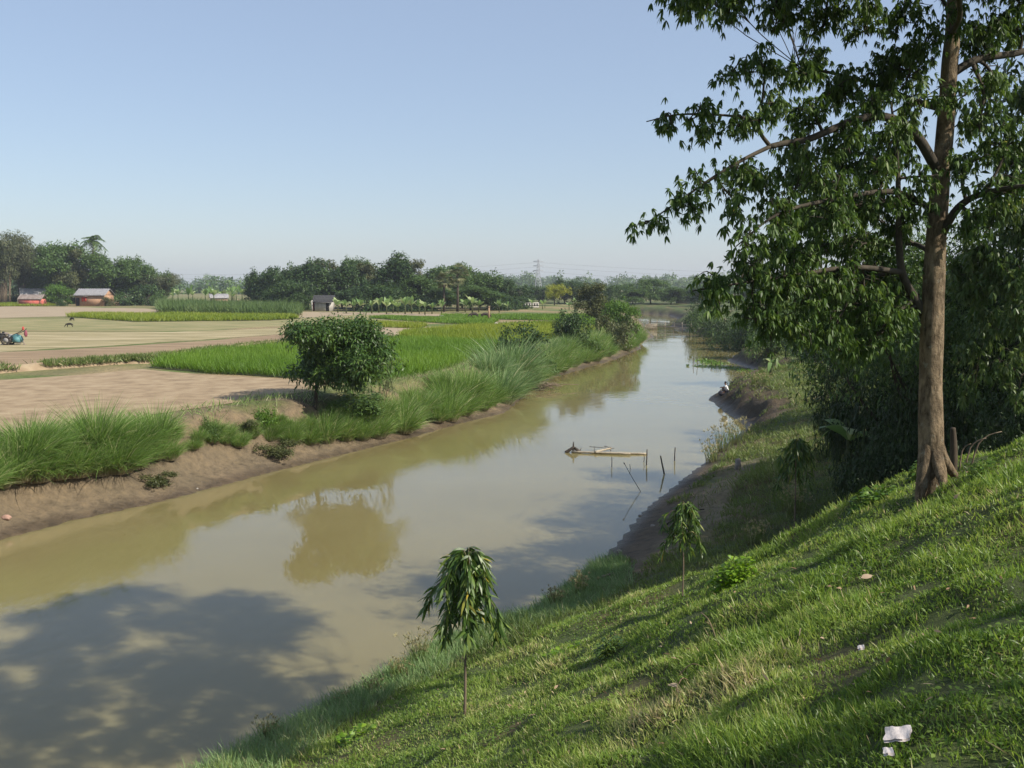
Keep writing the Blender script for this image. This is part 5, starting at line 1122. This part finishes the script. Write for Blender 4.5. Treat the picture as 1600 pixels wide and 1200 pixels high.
for k, (px, py, L, lab) in enumerate([(1430, 935, 30, "curled orange-brown dry leaf standing in the grass"), (1384, 1055, 26, "upright pinkish dry leaf above the white paper"), (1248, 1008, 44, "broad brown dry leaf lying flat in the middle of the slope"), (1288, 1012, 14, "small greyish dry leaf beside the broad brown one"), (1315, 932, 14, "pale dry leaf left of the curled orange one"), (1292, 928, 12, "pale dry leaf furthest left on the upper slope"), (1362, 1102, 18, "brown dry leaf between the pink one and the paper"), (1443, 1012, 10, "tiny round pale leaf on the right of the slope"), (1345, 915, 34, "long pale dry leaf on the upper slope"), (1060, 1085, 26, "straw-coloured leaf low on the left of the slope"), (1490, 790, 20, "dry leaf in the grass below the thick trunk"), (866, 1085, 16, "dry leaf right of the nearest sapling's foot"), (795, 1066, 10, "pale pinkish leaf above the nearest sapling's foot"), (1080, 985, 12, "pale leaf below the leafy shrub")]):
    g = ground_at(px, py); rng = np.random.default_rng(300 + k); s = .72 * L * g[1] / FPX
    tag(obj("dry_leaf", mesh_from("dry_leaf", [strips(np.array([[0, 0, .07]]), unit(np.array([[rng.normal() * .7, rng.normal() * .3, .35 if k != 1 else 1.5]])), s, s * .38, .3, 5, (.1, .8, 1, .8, .4, .05), rng, np.array([rng.random()]), flat=np.array([[.3, -.6, .7]]))], M['dry']), None, g), lab, "dry leaf", "dry leaves scattered over the slope")
for k, (a, b, lab) in enumerate([((1095, 968), (1123, 1020), "long pale grass stalk lying down the slope"), ((1055, 1095), (1075, 1075), "short thick straw low on the slope"), ((1060, 1070), (1100, 1055), "thin bent straw low on the slope")]):
    g0, g1 = ground_at(*a), ground_at(*b)
    tag(obj("dry_stalk", mesh_from("dry_stalk", [tube(smooth_path([g0 + [0, 0, .08], (g0 + g1) / 2 + [0, 0, .14], g1 + [0, 0, .07]], 8), np.linspace(.006, .003, 8), 5)], M['dry'], True, g0), None, g0), lab, "straw", "dry stalks on the slope")

# ------------------------------------------------------------------ buildings
M['brick'] = rough_mat("brick_wall", (.3, .17, .1), (.44, .27, .17), 3, .9, .3)
M['redwall'] = rough_mat("red_wall", (.36, .06, .045), (.5, .13, .1), 1.2, .85, .2, c3=(.56, .24, .2))
M['tin'] = rough_mat("weathered_tin", (.2, .19, .19), (.36, .35, .35), 2, .5, .2)
M['rust'] = rough_mat("rusty_tin", (.16, .12, .1), (.3, .25, .22), 1.5, .7, .3)
M['white'] = rough_mat("whitewash", (.32, .3, .26), (.5, .47, .42), 1.5, .85, .1)
M['mudwall'] = rough_mat("mud_wall", (.2, .13, .09), (.34, .23, .16), 2, .95, .4)
M['thatch'] = rough_mat("dark_roof", (.03, .03, .032), (.07, .068, .066), 3, .85, .3)
M['dark'] = M['dark']
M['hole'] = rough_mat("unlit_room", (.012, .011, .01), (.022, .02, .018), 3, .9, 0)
M['redshut'] = rough_mat("red_shutter", (.45, .05, .035), (.55, .09, .06), 5, .6, 0)
def gable(w, dpt, z0, z1, over, thick=.12, sheets=14):
    """corrugated pitched roof, ridge along x"""
    xs = np.linspace(-w / 2 - over, w / 2 + over, sheets * 4 + 1); zz = .035 * np.sin(np.arange(len(xs)) * math.pi / 2); V = []
    for y, z in ((-dpt / 2 - over, z0), (0, z1), (dpt / 2 + over, z0), (dpt / 2 + over, z0 - thick), (0, z1 - thick), (-dpt / 2 - over, z0 - thick)):
        V.append(np.stack([xs, np.full_like(xs, y), z + zz], 1))
    n = len(xs); i = np.arange(n - 1); F = np.concatenate([np.stack([k * n + i, k * n + i + 1, ((k + 1) % 6) * n + i + 1, ((k + 1) % 6) * n + i], 1) for k in range(6)])
    return dict(v=np.concatenate(V), f=[F, np.array([[k * n for k in range(6)], [k * n + n - 1 for k in range(5, -1, -1)]])], tone=.5, t=.5)
def walls(w, dpt, h, gab=None, t=.25):
    p = [box((0, -dpt / 2, h / 2), (w, t, h)), box((0, dpt / 2, h / 2), (w, t, h)), box((-w / 2 + t / 2, 0, h / 2), (t, dpt - t, h)), box((w / 2 - t / 2, 0, h / 2), (t, dpt - t, h))]
    if gab:
        for x in (-w / 2, w / 2 - t):
            p.append(dict(v=np.array([(x, -dpt / 2, h), (x, dpt / 2, h), (x, 0, gab), (x + t, -dpt / 2, h), (x + t, dpt / 2, h), (x + t, 0, gab)]), f=[np.array([(0, 2, 1), (3, 4, 5)]), np.array([(0, 1, 4, 3), (1, 2, 5, 4), (2, 0, 3, 5)])], tone=.5, t=.5))
    return p
def house_at(name, label, px, d, cat="house", rz=0.0):
    q = at_d(px, 470, d); return thing(name, label, cat, (q[0], d, HB), rz)
h = house_at("red_shed", "small red-walled shed with a low grey roof under the left trees", 51, 264, "shed", .05)
obj("wall", mesh_from("wall", walls(5.6, 3.4, 1.75), M['redwall']), h); obj("roof", mesh_from("roof", [gable(5.6, 3.4, 1.75, 2.9, .3)], M['rust']), h)
for x in (-2.9, 2.9): obj("post", mesh_from("post", [tube([(x, -2.1, -.2), (x, -2.1, 1.8)], .07, 6)], M['bark'], True), h)
h = house_at("tin_shed", "dark shed whose pale roof edge shows above the red shed", 52, 284, "shed", .5)
obj("wall", mesh_from("wall", walls(6, 4, 2.6, 4.3), M['thatch']), h); obj("roof", mesh_from("roof", [gable(6, 4, 2.6, 4.4, .4)], M['tin']), h)
h = house_at("brick_house", "brick house with a grey tin roof and a red-shuttered window", 148, 262, "house", -.12)
obj("wall", mesh_from("wall", walls(7.6, 4.6, 2.7, 4.3), M['brick']), h); obj("roof", mesh_from("roof", [gable(7.6, 4.6, 2.75, 4.4, .45)], M['tin']), h)
w = obj("window", mesh_from("window", [box((-1.5, -2.46, 1.75), (1.3, .1, 1.1))], M['hole']), h); obj("shutter", mesh_from("shutter", [box((-1.75, -2.56, 1.72), (.6, .08, 1.05)), box((-1.1, -2.56, 1.72), (.55, .08, 1.05))], M['redshut']), w)
obj("door", mesh_from("door", [box((-3.2, -2.46, 1.05), (.9, .1, 2.1))], M['hole']), h)
obj("porch_roof", mesh_from("porch_roof", [box((-1.5, -2.85, 2.45), (2.4, .8, .07))], M['rust']), h)
h = house_at("ruined_wall", "broken brown mud wall of a roofless hut right of the brick house", 204, 268, "wall", .05)
obj("wall", mesh_from("wall", [box((0, 0, .95), (4.6, .35, 1.9), taper=.98), box((-1.4, .01, 2.1), (1.2, .33, .5), taper=.7), box((2.12, 1.6, .8), (.35, 2.9, 1.6)), box((-2.12, 1.6, .7), (.35, 2.9, 1.4))], M['mudwall']), h)
h = house_at("ruined_wall", "low dark fence of sticks and mud beside the brick house", 176, 266, "wall", 0)
obj("wall", mesh_from("wall", [box((0, 0, .5), (3.6, .2, 1.0))], M['mudwall']), h)
for x in np.linspace(-1.8, 1.8, 9): obj("stake", mesh_from("stake", [tube([(x, -.15, -.1), (x + .05, -.15, 1.5)], .05, 5)], M['bark'], True), h)
h = house_at("white_hut", "white-walled hut with a dark roof beside the banana row", 507, 209, "hut", -.05); h.scale = (.8, .8, .88)
obj("wall", mesh_from("wall", walls(4.2, 3.4, 2.2, 3.5), M['white']), h); obj("roof", mesh_from("roof", [gable(4.6, 3.6, 2.2, 3.7, .45)], M['thatch']), h)
obj("lean_to_roof", mesh_from("lean_to_roof", [box((.2, -2.2, 2.05), (4.2, .9, .06))], M['tin']), h)
obj("doorway", mesh_from("doorway", [box((1.2, -1.84, .95), (.8, .08, 1.9))], M['hole']), h)
obj("side_wall", mesh_from("side_wall", [box((-2.75, -.2, 1.1), (.12, 3.2, 2.2))], M['redwall']), h)
obj("post", mesh_from("post", [box((-2.72, -2.1, 1.25), (.3, .3, 2.5))], M['white']), h)
h = house_at("tin_hut", "hut with a pale tin roof among the distant bananas", 342, 300, "hut", .35)
obj("wall", mesh_from("wall", walls(4.6, 3.2, 1.7), M['mudwall']), h); obj("roof", mesh_from("roof", [gable(4.6, 3.2, 1.6, 2.8, .4)], M['tin']), h)
h = house_at("long_wall", "long whitewashed wall with dark openings left of the yellow-green tree", 829, 240, "wall", 0); h.scale = (1, 1, .68)
obj("wall", mesh_from("wall", [box((0, 0, .25), (3.9, .25, .5)), box((0, 0, 1.65), (3.9, .25, .35))] + [box((x, 0, .985), (.34, .25, .965)) for x in np.linspace(-1.78, 1.78, 7)], M['white']), h)
obj("backing", mesh_from("backing", [box((0, .6, .9), (3.7, .1, 1.6))], M['hole']), h)
h = house_at("far_house", "tiny white far house beyond the river bend", 1068, 300, "house", .2)
obj("wall", mesh_from("wall", walls(3.6, 3, 2.4), M['white']), h); obj("roof", mesh_from("roof", [gable(3.6, 3, 2.4, 3.4, .3)], M['tin']), h)

# ------------------------------------------------------------------ pylon and cables
M['steel'] = rough_mat("galvanised_steel", (.3, .31, .33), (.42, .43, .45), 3, .6, 0)
D = 700.0; q = at_d(841, 446, D); ph = at_d(841, 405, D)[2] - HB; PB = np.array([q[0], D, HB])
pyl = thing("pylon", "grey lattice electricity pylon rising over the far trees", "pylon", PB)
def hw(z): return np.interp(z, [0, ph * .55, ph], [2.6, 1.2, .35])
bars = []
for sx in (-1, 1):
    for sy in (-1, 1): obj("leg", mesh_from("leg", [tube([(sx * hw(z), sy * hw(z), z) for z in np.linspace(-.5, ph, 8)], .17, 5)], M['steel'], True), pyl)
zs = np.linspace(0, ph, 13)
for za, zb in zip(zs[:-1], zs[1:]):
    for s in (-1, 1):
        a, b = hw(za), hw(zb)
        bars += [tube([(-a, s * a, za), (b, s * b, zb)], .09, 4), tube([(a, s * a, za), (-b, s * b, zb)], .09, 4), tube([(s * a, -a, za), (s * b, b, zb)], .09, 4), tube([(-b, s * b, zb), (b, s * b, zb)], .09, 4)]
obj("lattice", mesh_from("lattice", bars, M['steel']), pyl)
for zf in (.66, .8, .93):
    z = ph * zf; obj("crossarm", mesh_from("crossarm", [tube([(-3.4, 0, z + .1), (0, 0, z + .7), (3.4, 0, z + .1)], .13, 4), tube([(-3.4, 0, z), (3.4, 0, z)], .12, 4)], M['steel']), pyl)
for k, (zf, lab) in enumerate(((.66, "lowest"), (.8, "middle"), (.93, "highest"))):
    c = PB + [0, -.3, ph * zf - .5]; pts = []
    for u in np.linspace(-1, 1, 61):
        x = u * 420; sag = -15 * (1 - (2 * ((abs(u) * 420 / 420)) - 1) ** 2) if u else 0; pts.append(c + [x, -abs(x) * .12 * (1 if u > 0 else -.3), sag * .55])
    tag(obj("power_cable", mesh_from("power_cable", [tube(pts, .07, 4)], M['steel'])), "%s faint power cable slung from the pylon's arms" % lab, "cable", "power cables carried by the pylon")
# yellow marker post
g = at_z(764, 500, HB); tag(obj("marker_post", mesh_from("marker_post", [box(g + [0, 0, .9], (.35, .2, 1.9), taper=.8), lump(g + [0, 0, 1.95], .16, 3)], M['dry'], False, g), None, g), "pale straw-coloured marker post beside the dark cattle", "post")
# ------------------------------------------------------------------ skinned bodies (people and animals)
def skinned(name, joints, edges, mat, sub=2, root=0):
    """one continuous body: joints {name: (x, y, z, r)}, grown by a Skin modifier"""
    names = list(joints); me = bpy.data.meshes.new(name)
    me.from_pydata([joints[n][:3] for n in names], [(names.index(a), names.index(b)) for a, b in edges], [])
    o = bpy.data.objects.new(name, me); COL.objects.link(o)
    o.modifiers.new("skin", 'SKIN'); s = o.modifiers.new("sub", 'SUBSURF'); s.levels = s.render_levels = sub
    for k, n in enumerate(names):
        sv = me.skin_vertices[0].data[k]; r = joints[n][3]; sv.radius = (r, r) if np.isscalar(r) else r; sv.use_root = (k == root)
    dg = bpy.context.evaluated_depsgraph_get(); dg.update()
    out = bpy.data.meshes.new_from_object(o.evaluated_get(dg)); out.name = name
    bpy.data.objects.remove(o); bpy.data.meshes.remove(me)
    out.materials.clear(); out.materials.append(mat)
    out.polygons.foreach_set("use_smooth", np.ones(len(out.polygons), bool)); return out
def chain(*n): return list(zip(n[:-1], n[1:]))
def coat(name, c1, c2): return rough_mat(name, c1, c2, 6, .75, .1)
def quadruped(L, H, mat, graze=True):
    """body along +x, standing, head down to graze"""
    hz = H * .66
    j = dict(hip=(-L * .38, 0, hz * 1.02, (L * .14, H * .2)), mid=(0, 0, hz * .97, (L * .15, H * .23)), sh=(L * .34, 0, hz * 1.0, (L * .13, H * .21)), nk=(L * .52, 0, hz * (.92 if graze else 1.2), L * .085),
             hd=(L * .7, 0, hz * (.38 if graze else 1.42), L * .07), mz=(L * .8, 0, hz * (.1 if graze else 1.32), L * .042), tl=(-L * .52, 0, hz * .85, L * .02), tt=(-L * .55, 0, hz * .4, L * .014))
    e = chain('hip', 'mid', 'sh', 'nk', 'hd', 'mz') + chain('hip', 'tl', 'tt')
    for s, n in ((-1, 'l'), (1, 'r')):
        y = s * L * .11
        j.update({'fk' + n: (L * .33, y, hz * .5, L * .045), 'fs' + n: (L * .35, y, hz * .22, L * .03), 'ff' + n: (L * .36, y, .02, L * .035), 'hk' + n: (-L * .3, y, hz * .56, L * .06), 'hh' + n: (-L * .43, y, hz * .32, L * .032), 'hf' + n: (-L * .38, y, .02, L * .035), 'er' + n: (L * .64, s * L * .11, hz * (.52 if graze else 1.5), L * .02)})
        e += chain('sh', 'fk' + n, 'fs' + n, 'ff' + n) + chain('hip', 'hk' + n, 'hh' + n, 'hf' + n) + [('hd', 'er' + n)]
    return skinned("body", j, e, mat, 1, 1)
CATTLE = quadruped(1.7, 1.25, coat("dark_hide", (.025, .018, .014), (.06, .045, .035)))
GOATW = quadruped(.95, .75, coat("white_hide", (.55, .5, .45), (.75, .72, .68)))
GOATD = quadruped(.8, .62, coat("black_hide", (.018, .015, .013), (.04, .034, .03)))
for me_, px, base, rz, nm, lab, cat, g_ in [(CATTLE, 741, 497, 3.5, "grazing_cow", "dark brown cow grazing left of the other dark one", "cow", "dark cattle in the far rice fields"), (CATTLE, 758, 497.5, .2, "grazing_cow", "dark brown cow grazing next to the straw-coloured post", "cow", "dark cattle in the far rice fields"),
                                   (GOATW, 692, 496, 2.9, "white_goat", "small white goat near the bananas on the field edge", "goat", "white goats in the far fields"), (GOATW, 775, 508, .4, "white_goat", "small white goat behind the bank bushes", "goat", "white goats in the far fields"),
                                   (GOATD, 109, 511, 3.3, "black_goat", "small black goat in the grazed strip, nearer one", "goat", "black goats in the grazed strip"), (GOATD, 113, 501.5, 2.6, "black_goat", "small black goat by the corner of the yellow rice strip, further one", "goat", "black goats in the grazed strip")]:
    g = at_z(px, base, HB); r = thing(nm, lab, cat, g, rz, g_); b_ = obj("body", me_, r); r.scale = (.55,) * 3 if me_ is GOATW else (.85,) * 3 if me_ is CATTLE else (1,) * 3

# seated person on the promontory
M['skin'] = coat("brown_skin", (.12, .065, .04), (.17, .095, .06)); M['shirt'] = coat("white_cloth", (.62, .62, .62), (.75, .75, .75)); M['cloth'] = coat("dark_cloth", (.03, .03, .04), (.06, .055, .07)); M['hair'] = coat("black_hair", (.012, .01, .009), (.02, .017, .015))
g = ground_at(1136, 615)
per = thing("person", "person in a white shirt squatting on the muddy promontory, facing the water", "person", g, math.pi * .97, None, (.75, .75, .75))
J = dict(pel=(0, 0, .24, .13), sp=(.04, 0, .42, .12), ch=(.09, 0, .62, (.1, .16)), nk=(.13, 0, .74, .05), h1=(.16, 0, .83, .085), h2=(.165, 0, .92, .088), h3=(.16, 0, .98, .06), ns=(.26, 0, .88, .02))
E = chain('pel', 'sp', 'ch', 'nk', 'h1', 'h2', 'h3') + [('h1', 'ns')]
for s, n in ((-1, 'l'), (1, 'r')):
    J.update({'hp' + n: (.06, s * .1, .22, .09), 'kn' + n: (.4, s * .16, .47, .06), 'an' + n: (.24, s * .13, .08, .042), 'ft' + n: (.42, s * .15, .04, .032), 'sh' + n: (.1, s * .18, .67, .055), 'el' + n: (.3, s * .24, .5, .042), 'wr' + n: (.47, s * .12, .52, .03), 'ha' + n: (.53, s * .08, .51, .03)})
    E += chain('pel', 'hp' + n, 'kn' + n, 'an' + n, 'ft' + n) + chain('ch', 'sh' + n, 'el' + n, 'wr' + n, 'ha' + n)
    for f in range(5):
        J['f%d%s' % (f, n)] = (.6 - .012 * abs(f - 2), s * (.08 + (f - 2) * .02), .49 - .01 * f, .01); E.append(('ha' + n, 'f%d%s' % (f, n)))
obj("body", skinned("body", J, E, M['skin'], 2, 0), per)
JS = {k: v for k, v in J.items() if k in ('sp', 'ch')}; JS = dict(pl=(.01, 0, .3, .16), sp=(.04, 0, .44, .15), ch=(.09, 0, .62, (.13, .19)), tp=(.12, 0, .7, .08))
ES = chain('pl', 'sp', 'ch', 'tp')
for s, n in ((-1, 'l'), (1, 'r')): JS['sh' + n] = (.1, s * .19, .67, .075); JS['el' + n] = (.24, s * .235, .55, .062); ES += chain('ch', 'sh' + n, 'el' + n)
obj("shirt", skinned("shirt", JS, ES, M['shirt'], 2, 1), per)
JT = dict(pl=(0, 0, .22, .16)); ET = []
for s, n in ((-1, 'l'), (1, 'r')): JT['hp' + n] = (.07, s * .1, .23, .11); JT['kn' + n] = (.4, s * .16, .47, .08); JT['cf' + n] = (.27, s * .14, .18, .065); ET += chain('pl', 'hp' + n, 'kn' + n, 'cf' + n)
obj("trousers", skinned("trousers", JT, ET, M['cloth'], 2, 0), per)
obj("hair", mesh_from("hair", [lump((.14, 0, .945), .1, 3, (1.0, .95, .8), 10, .08)], M['hair'], True), per)
g2 = ground_at(1127, 618)
tag(obj("cloth_bag", mesh_from("cloth_bag", [lump(g2 + [0, 0, .14], .2, 8, (1, .8, .9), 12, .15), tube(smooth_path([g2 + [-.1, 0, .28], g2 + [0, 0, .42], g2 + [.1, 0, .28]], 8), .02, 6)], M['cloth'], True, g2), None, g2), "dark bag on the mud beside the squatting person", "bag")

# ------------------------------------------------------------------ power tiller at the left edge
M['teal'] = rough_mat("teal_paint", (.06, .17, .18), (.12, .26, .27), 4, .5, .1); M['tyre'] = rough_mat("muddy_rubber", (.03, .025, .022), (.09, .075, .06), 5, .9, .3)
M['iron'] = rough_mat("dull_iron", (.18, .17, .165), (.34, .33, .32), 6, .5, .1); M['redcloth'] = coat("red_cloth", (.4, .06, .05), (.5, .11, .09)); M['maroon'] = coat("maroon_cloth", (.2, .05, .07), (.3, .1, .13)); M['black'] = coat("black_iron", (.02, .02, .02), (.05, .05, .05))
g = at_z(16, 539, HB); k = 1.05
til = thing("power_tiller", "teal two-wheeled power tiller with a red rag on its handle at the left edge", "tiller", g)
def wheel(name, c, r, w, lug=True):
    n = 26; a = np.linspace(0, 2 * math.pi, n, endpoint=False)
    ring = [tube(np.stack([c[0] + r * np.cos(np.r_[a, a[0]]), np.full(n + 1, c[1]), c[2] + r * np.sin(np.r_[a, a[0]])], 1), w * .5, 8, cap=False)]
    if lug: ring += [box((c[0] + (r + w * .45) * math.cos(t), c[1], c[2] + (r + w * .45) * math.sin(t)), (.06, w * 1.1, .06), 0) for t in a[::2]]
    o = obj(name, mesh_from(name, ring, M['tyre'], True), til)
    obj("rim", mesh_from("rim", [tube([(c[0], c[1] - .05, c[2]), (c[0], c[1] + .05, c[2])], r * .62, 18)] + [tube([(c[0], c[1], c[2]), (c[0] + r * .95 * math.cos(t), c[1], c[2] + r * .95 * math.sin(t))], .025, 5) for t in a[::4]], M['iron'], True), o)
wheel("wheel", (-.15, -.45, .42), .36, .16); wheel("wheel", (-.15, .45, .42), .36, .16)
obj("engine", mesh_from("engine", [box((-.72, 0, .62), (.62, .5, .5), taper=.9), box((-.72, 0, .95), (.5, .36, .18)), tube([(-.9, .1, 1.0), (-.9, .1, 1.3)], .04, 7), tube([(-.55, -.3, .62), (-.55, -.22, .62)], .24, 16), lump((-.6, .1, 1.1), .12, 2)], M['black'], True), til)
obj("radiator", mesh_from("radiator", [box((-1.06, 0, .68), (.1, .42, .5))], M['iron']), til)
obj("gearbox", mesh_from("gearbox", [box((0, 0, .66), (.8, .4, .32)), box((.1, 0, .86), (.4, .3, .14))], M['iron']), til)
obj("tank", mesh_from("tank", [lump((-.3, 0, 1.0), .2, 5, (1.1, .8, .5), 12, .05)], M['rust'], True), til)
obj("tilling_cover", mesh_from("tilling_cover", [tube(smooth_path([(.35, 0, .72), (.6, 0, .8), (.9, 0, .7), (1.05, 0, .42)], 10), [.16] * 10, 10), box((.68, 0, .5), (.62, .9, .46), taper=.75), box((.45, 0, .78), (.5, .6, .08))], M['teal'], True), til)
obj("tine", mesh_from("tine", [tube([(.72, y, .34), (.72 + .26 * math.cos(t), y + .05, .3 + .26 * math.sin(t))], .022, 5) for y in (-.4, -.2, 0, .2, .4) for t in (-.6, -1.6, -2.5, .6)], M['iron']), til)
for s in (-1, 1): obj("handlebar", mesh_from("handlebar", [tube(smooth_path([(.25, s * .15, .85), (.7, s * .25, 1.02), (1.1, s * .32, 1.2), (1.35, s * .34, 1.42)], 10), .028, 7)], M['black'], True), til)
obj("rag", mesh_from("rag", [lump((1.36, -.34, 1.45), .13, 3, (.8, .6, 1.3), 10, .3)], M['redcloth'], True), til)
obj("sack", mesh_from("sack", [lump((1.5, -.2, 1.0), .2, 6, (.7, .7, 1.5), 12, .25)], M['maroon'], True), til)
obj("stand", mesh_from("stand", [tube([(1.15, 0, .5), (1.25, 0, -.02)], .035, 6), box((1.25, 0, .02), (.25, .2, .05))], M['rust']), til)
HAZE = .00024
# ------------------------------------------------------------------ haze
m = bpy.data.materials.new("air"); m.use_nodes = True; nt = m.node_tree
nt.nodes.remove(nt.nodes["Principled BSDF"])
pv = nt.nodes.new("ShaderNodeVolumePrincipled"); pv.inputs["Color"].default_value = (.86, .92, 1.0, 1)
pv.inputs["Density"].default_value = HAZE; pv.inputs["Anisotropy"].default_value = .2
nt.links.new(pv.outputs[0], nt.nodes["Material Output"].inputs["Volume"])
o = tag(obj("haze", mesh_from("haze", [box((0, 1260, 20), (4800, 2820, 50))], m)), "thin pale blue haze over the far land", "haze", kind="stuff")
o.display_type = 'WIRE'
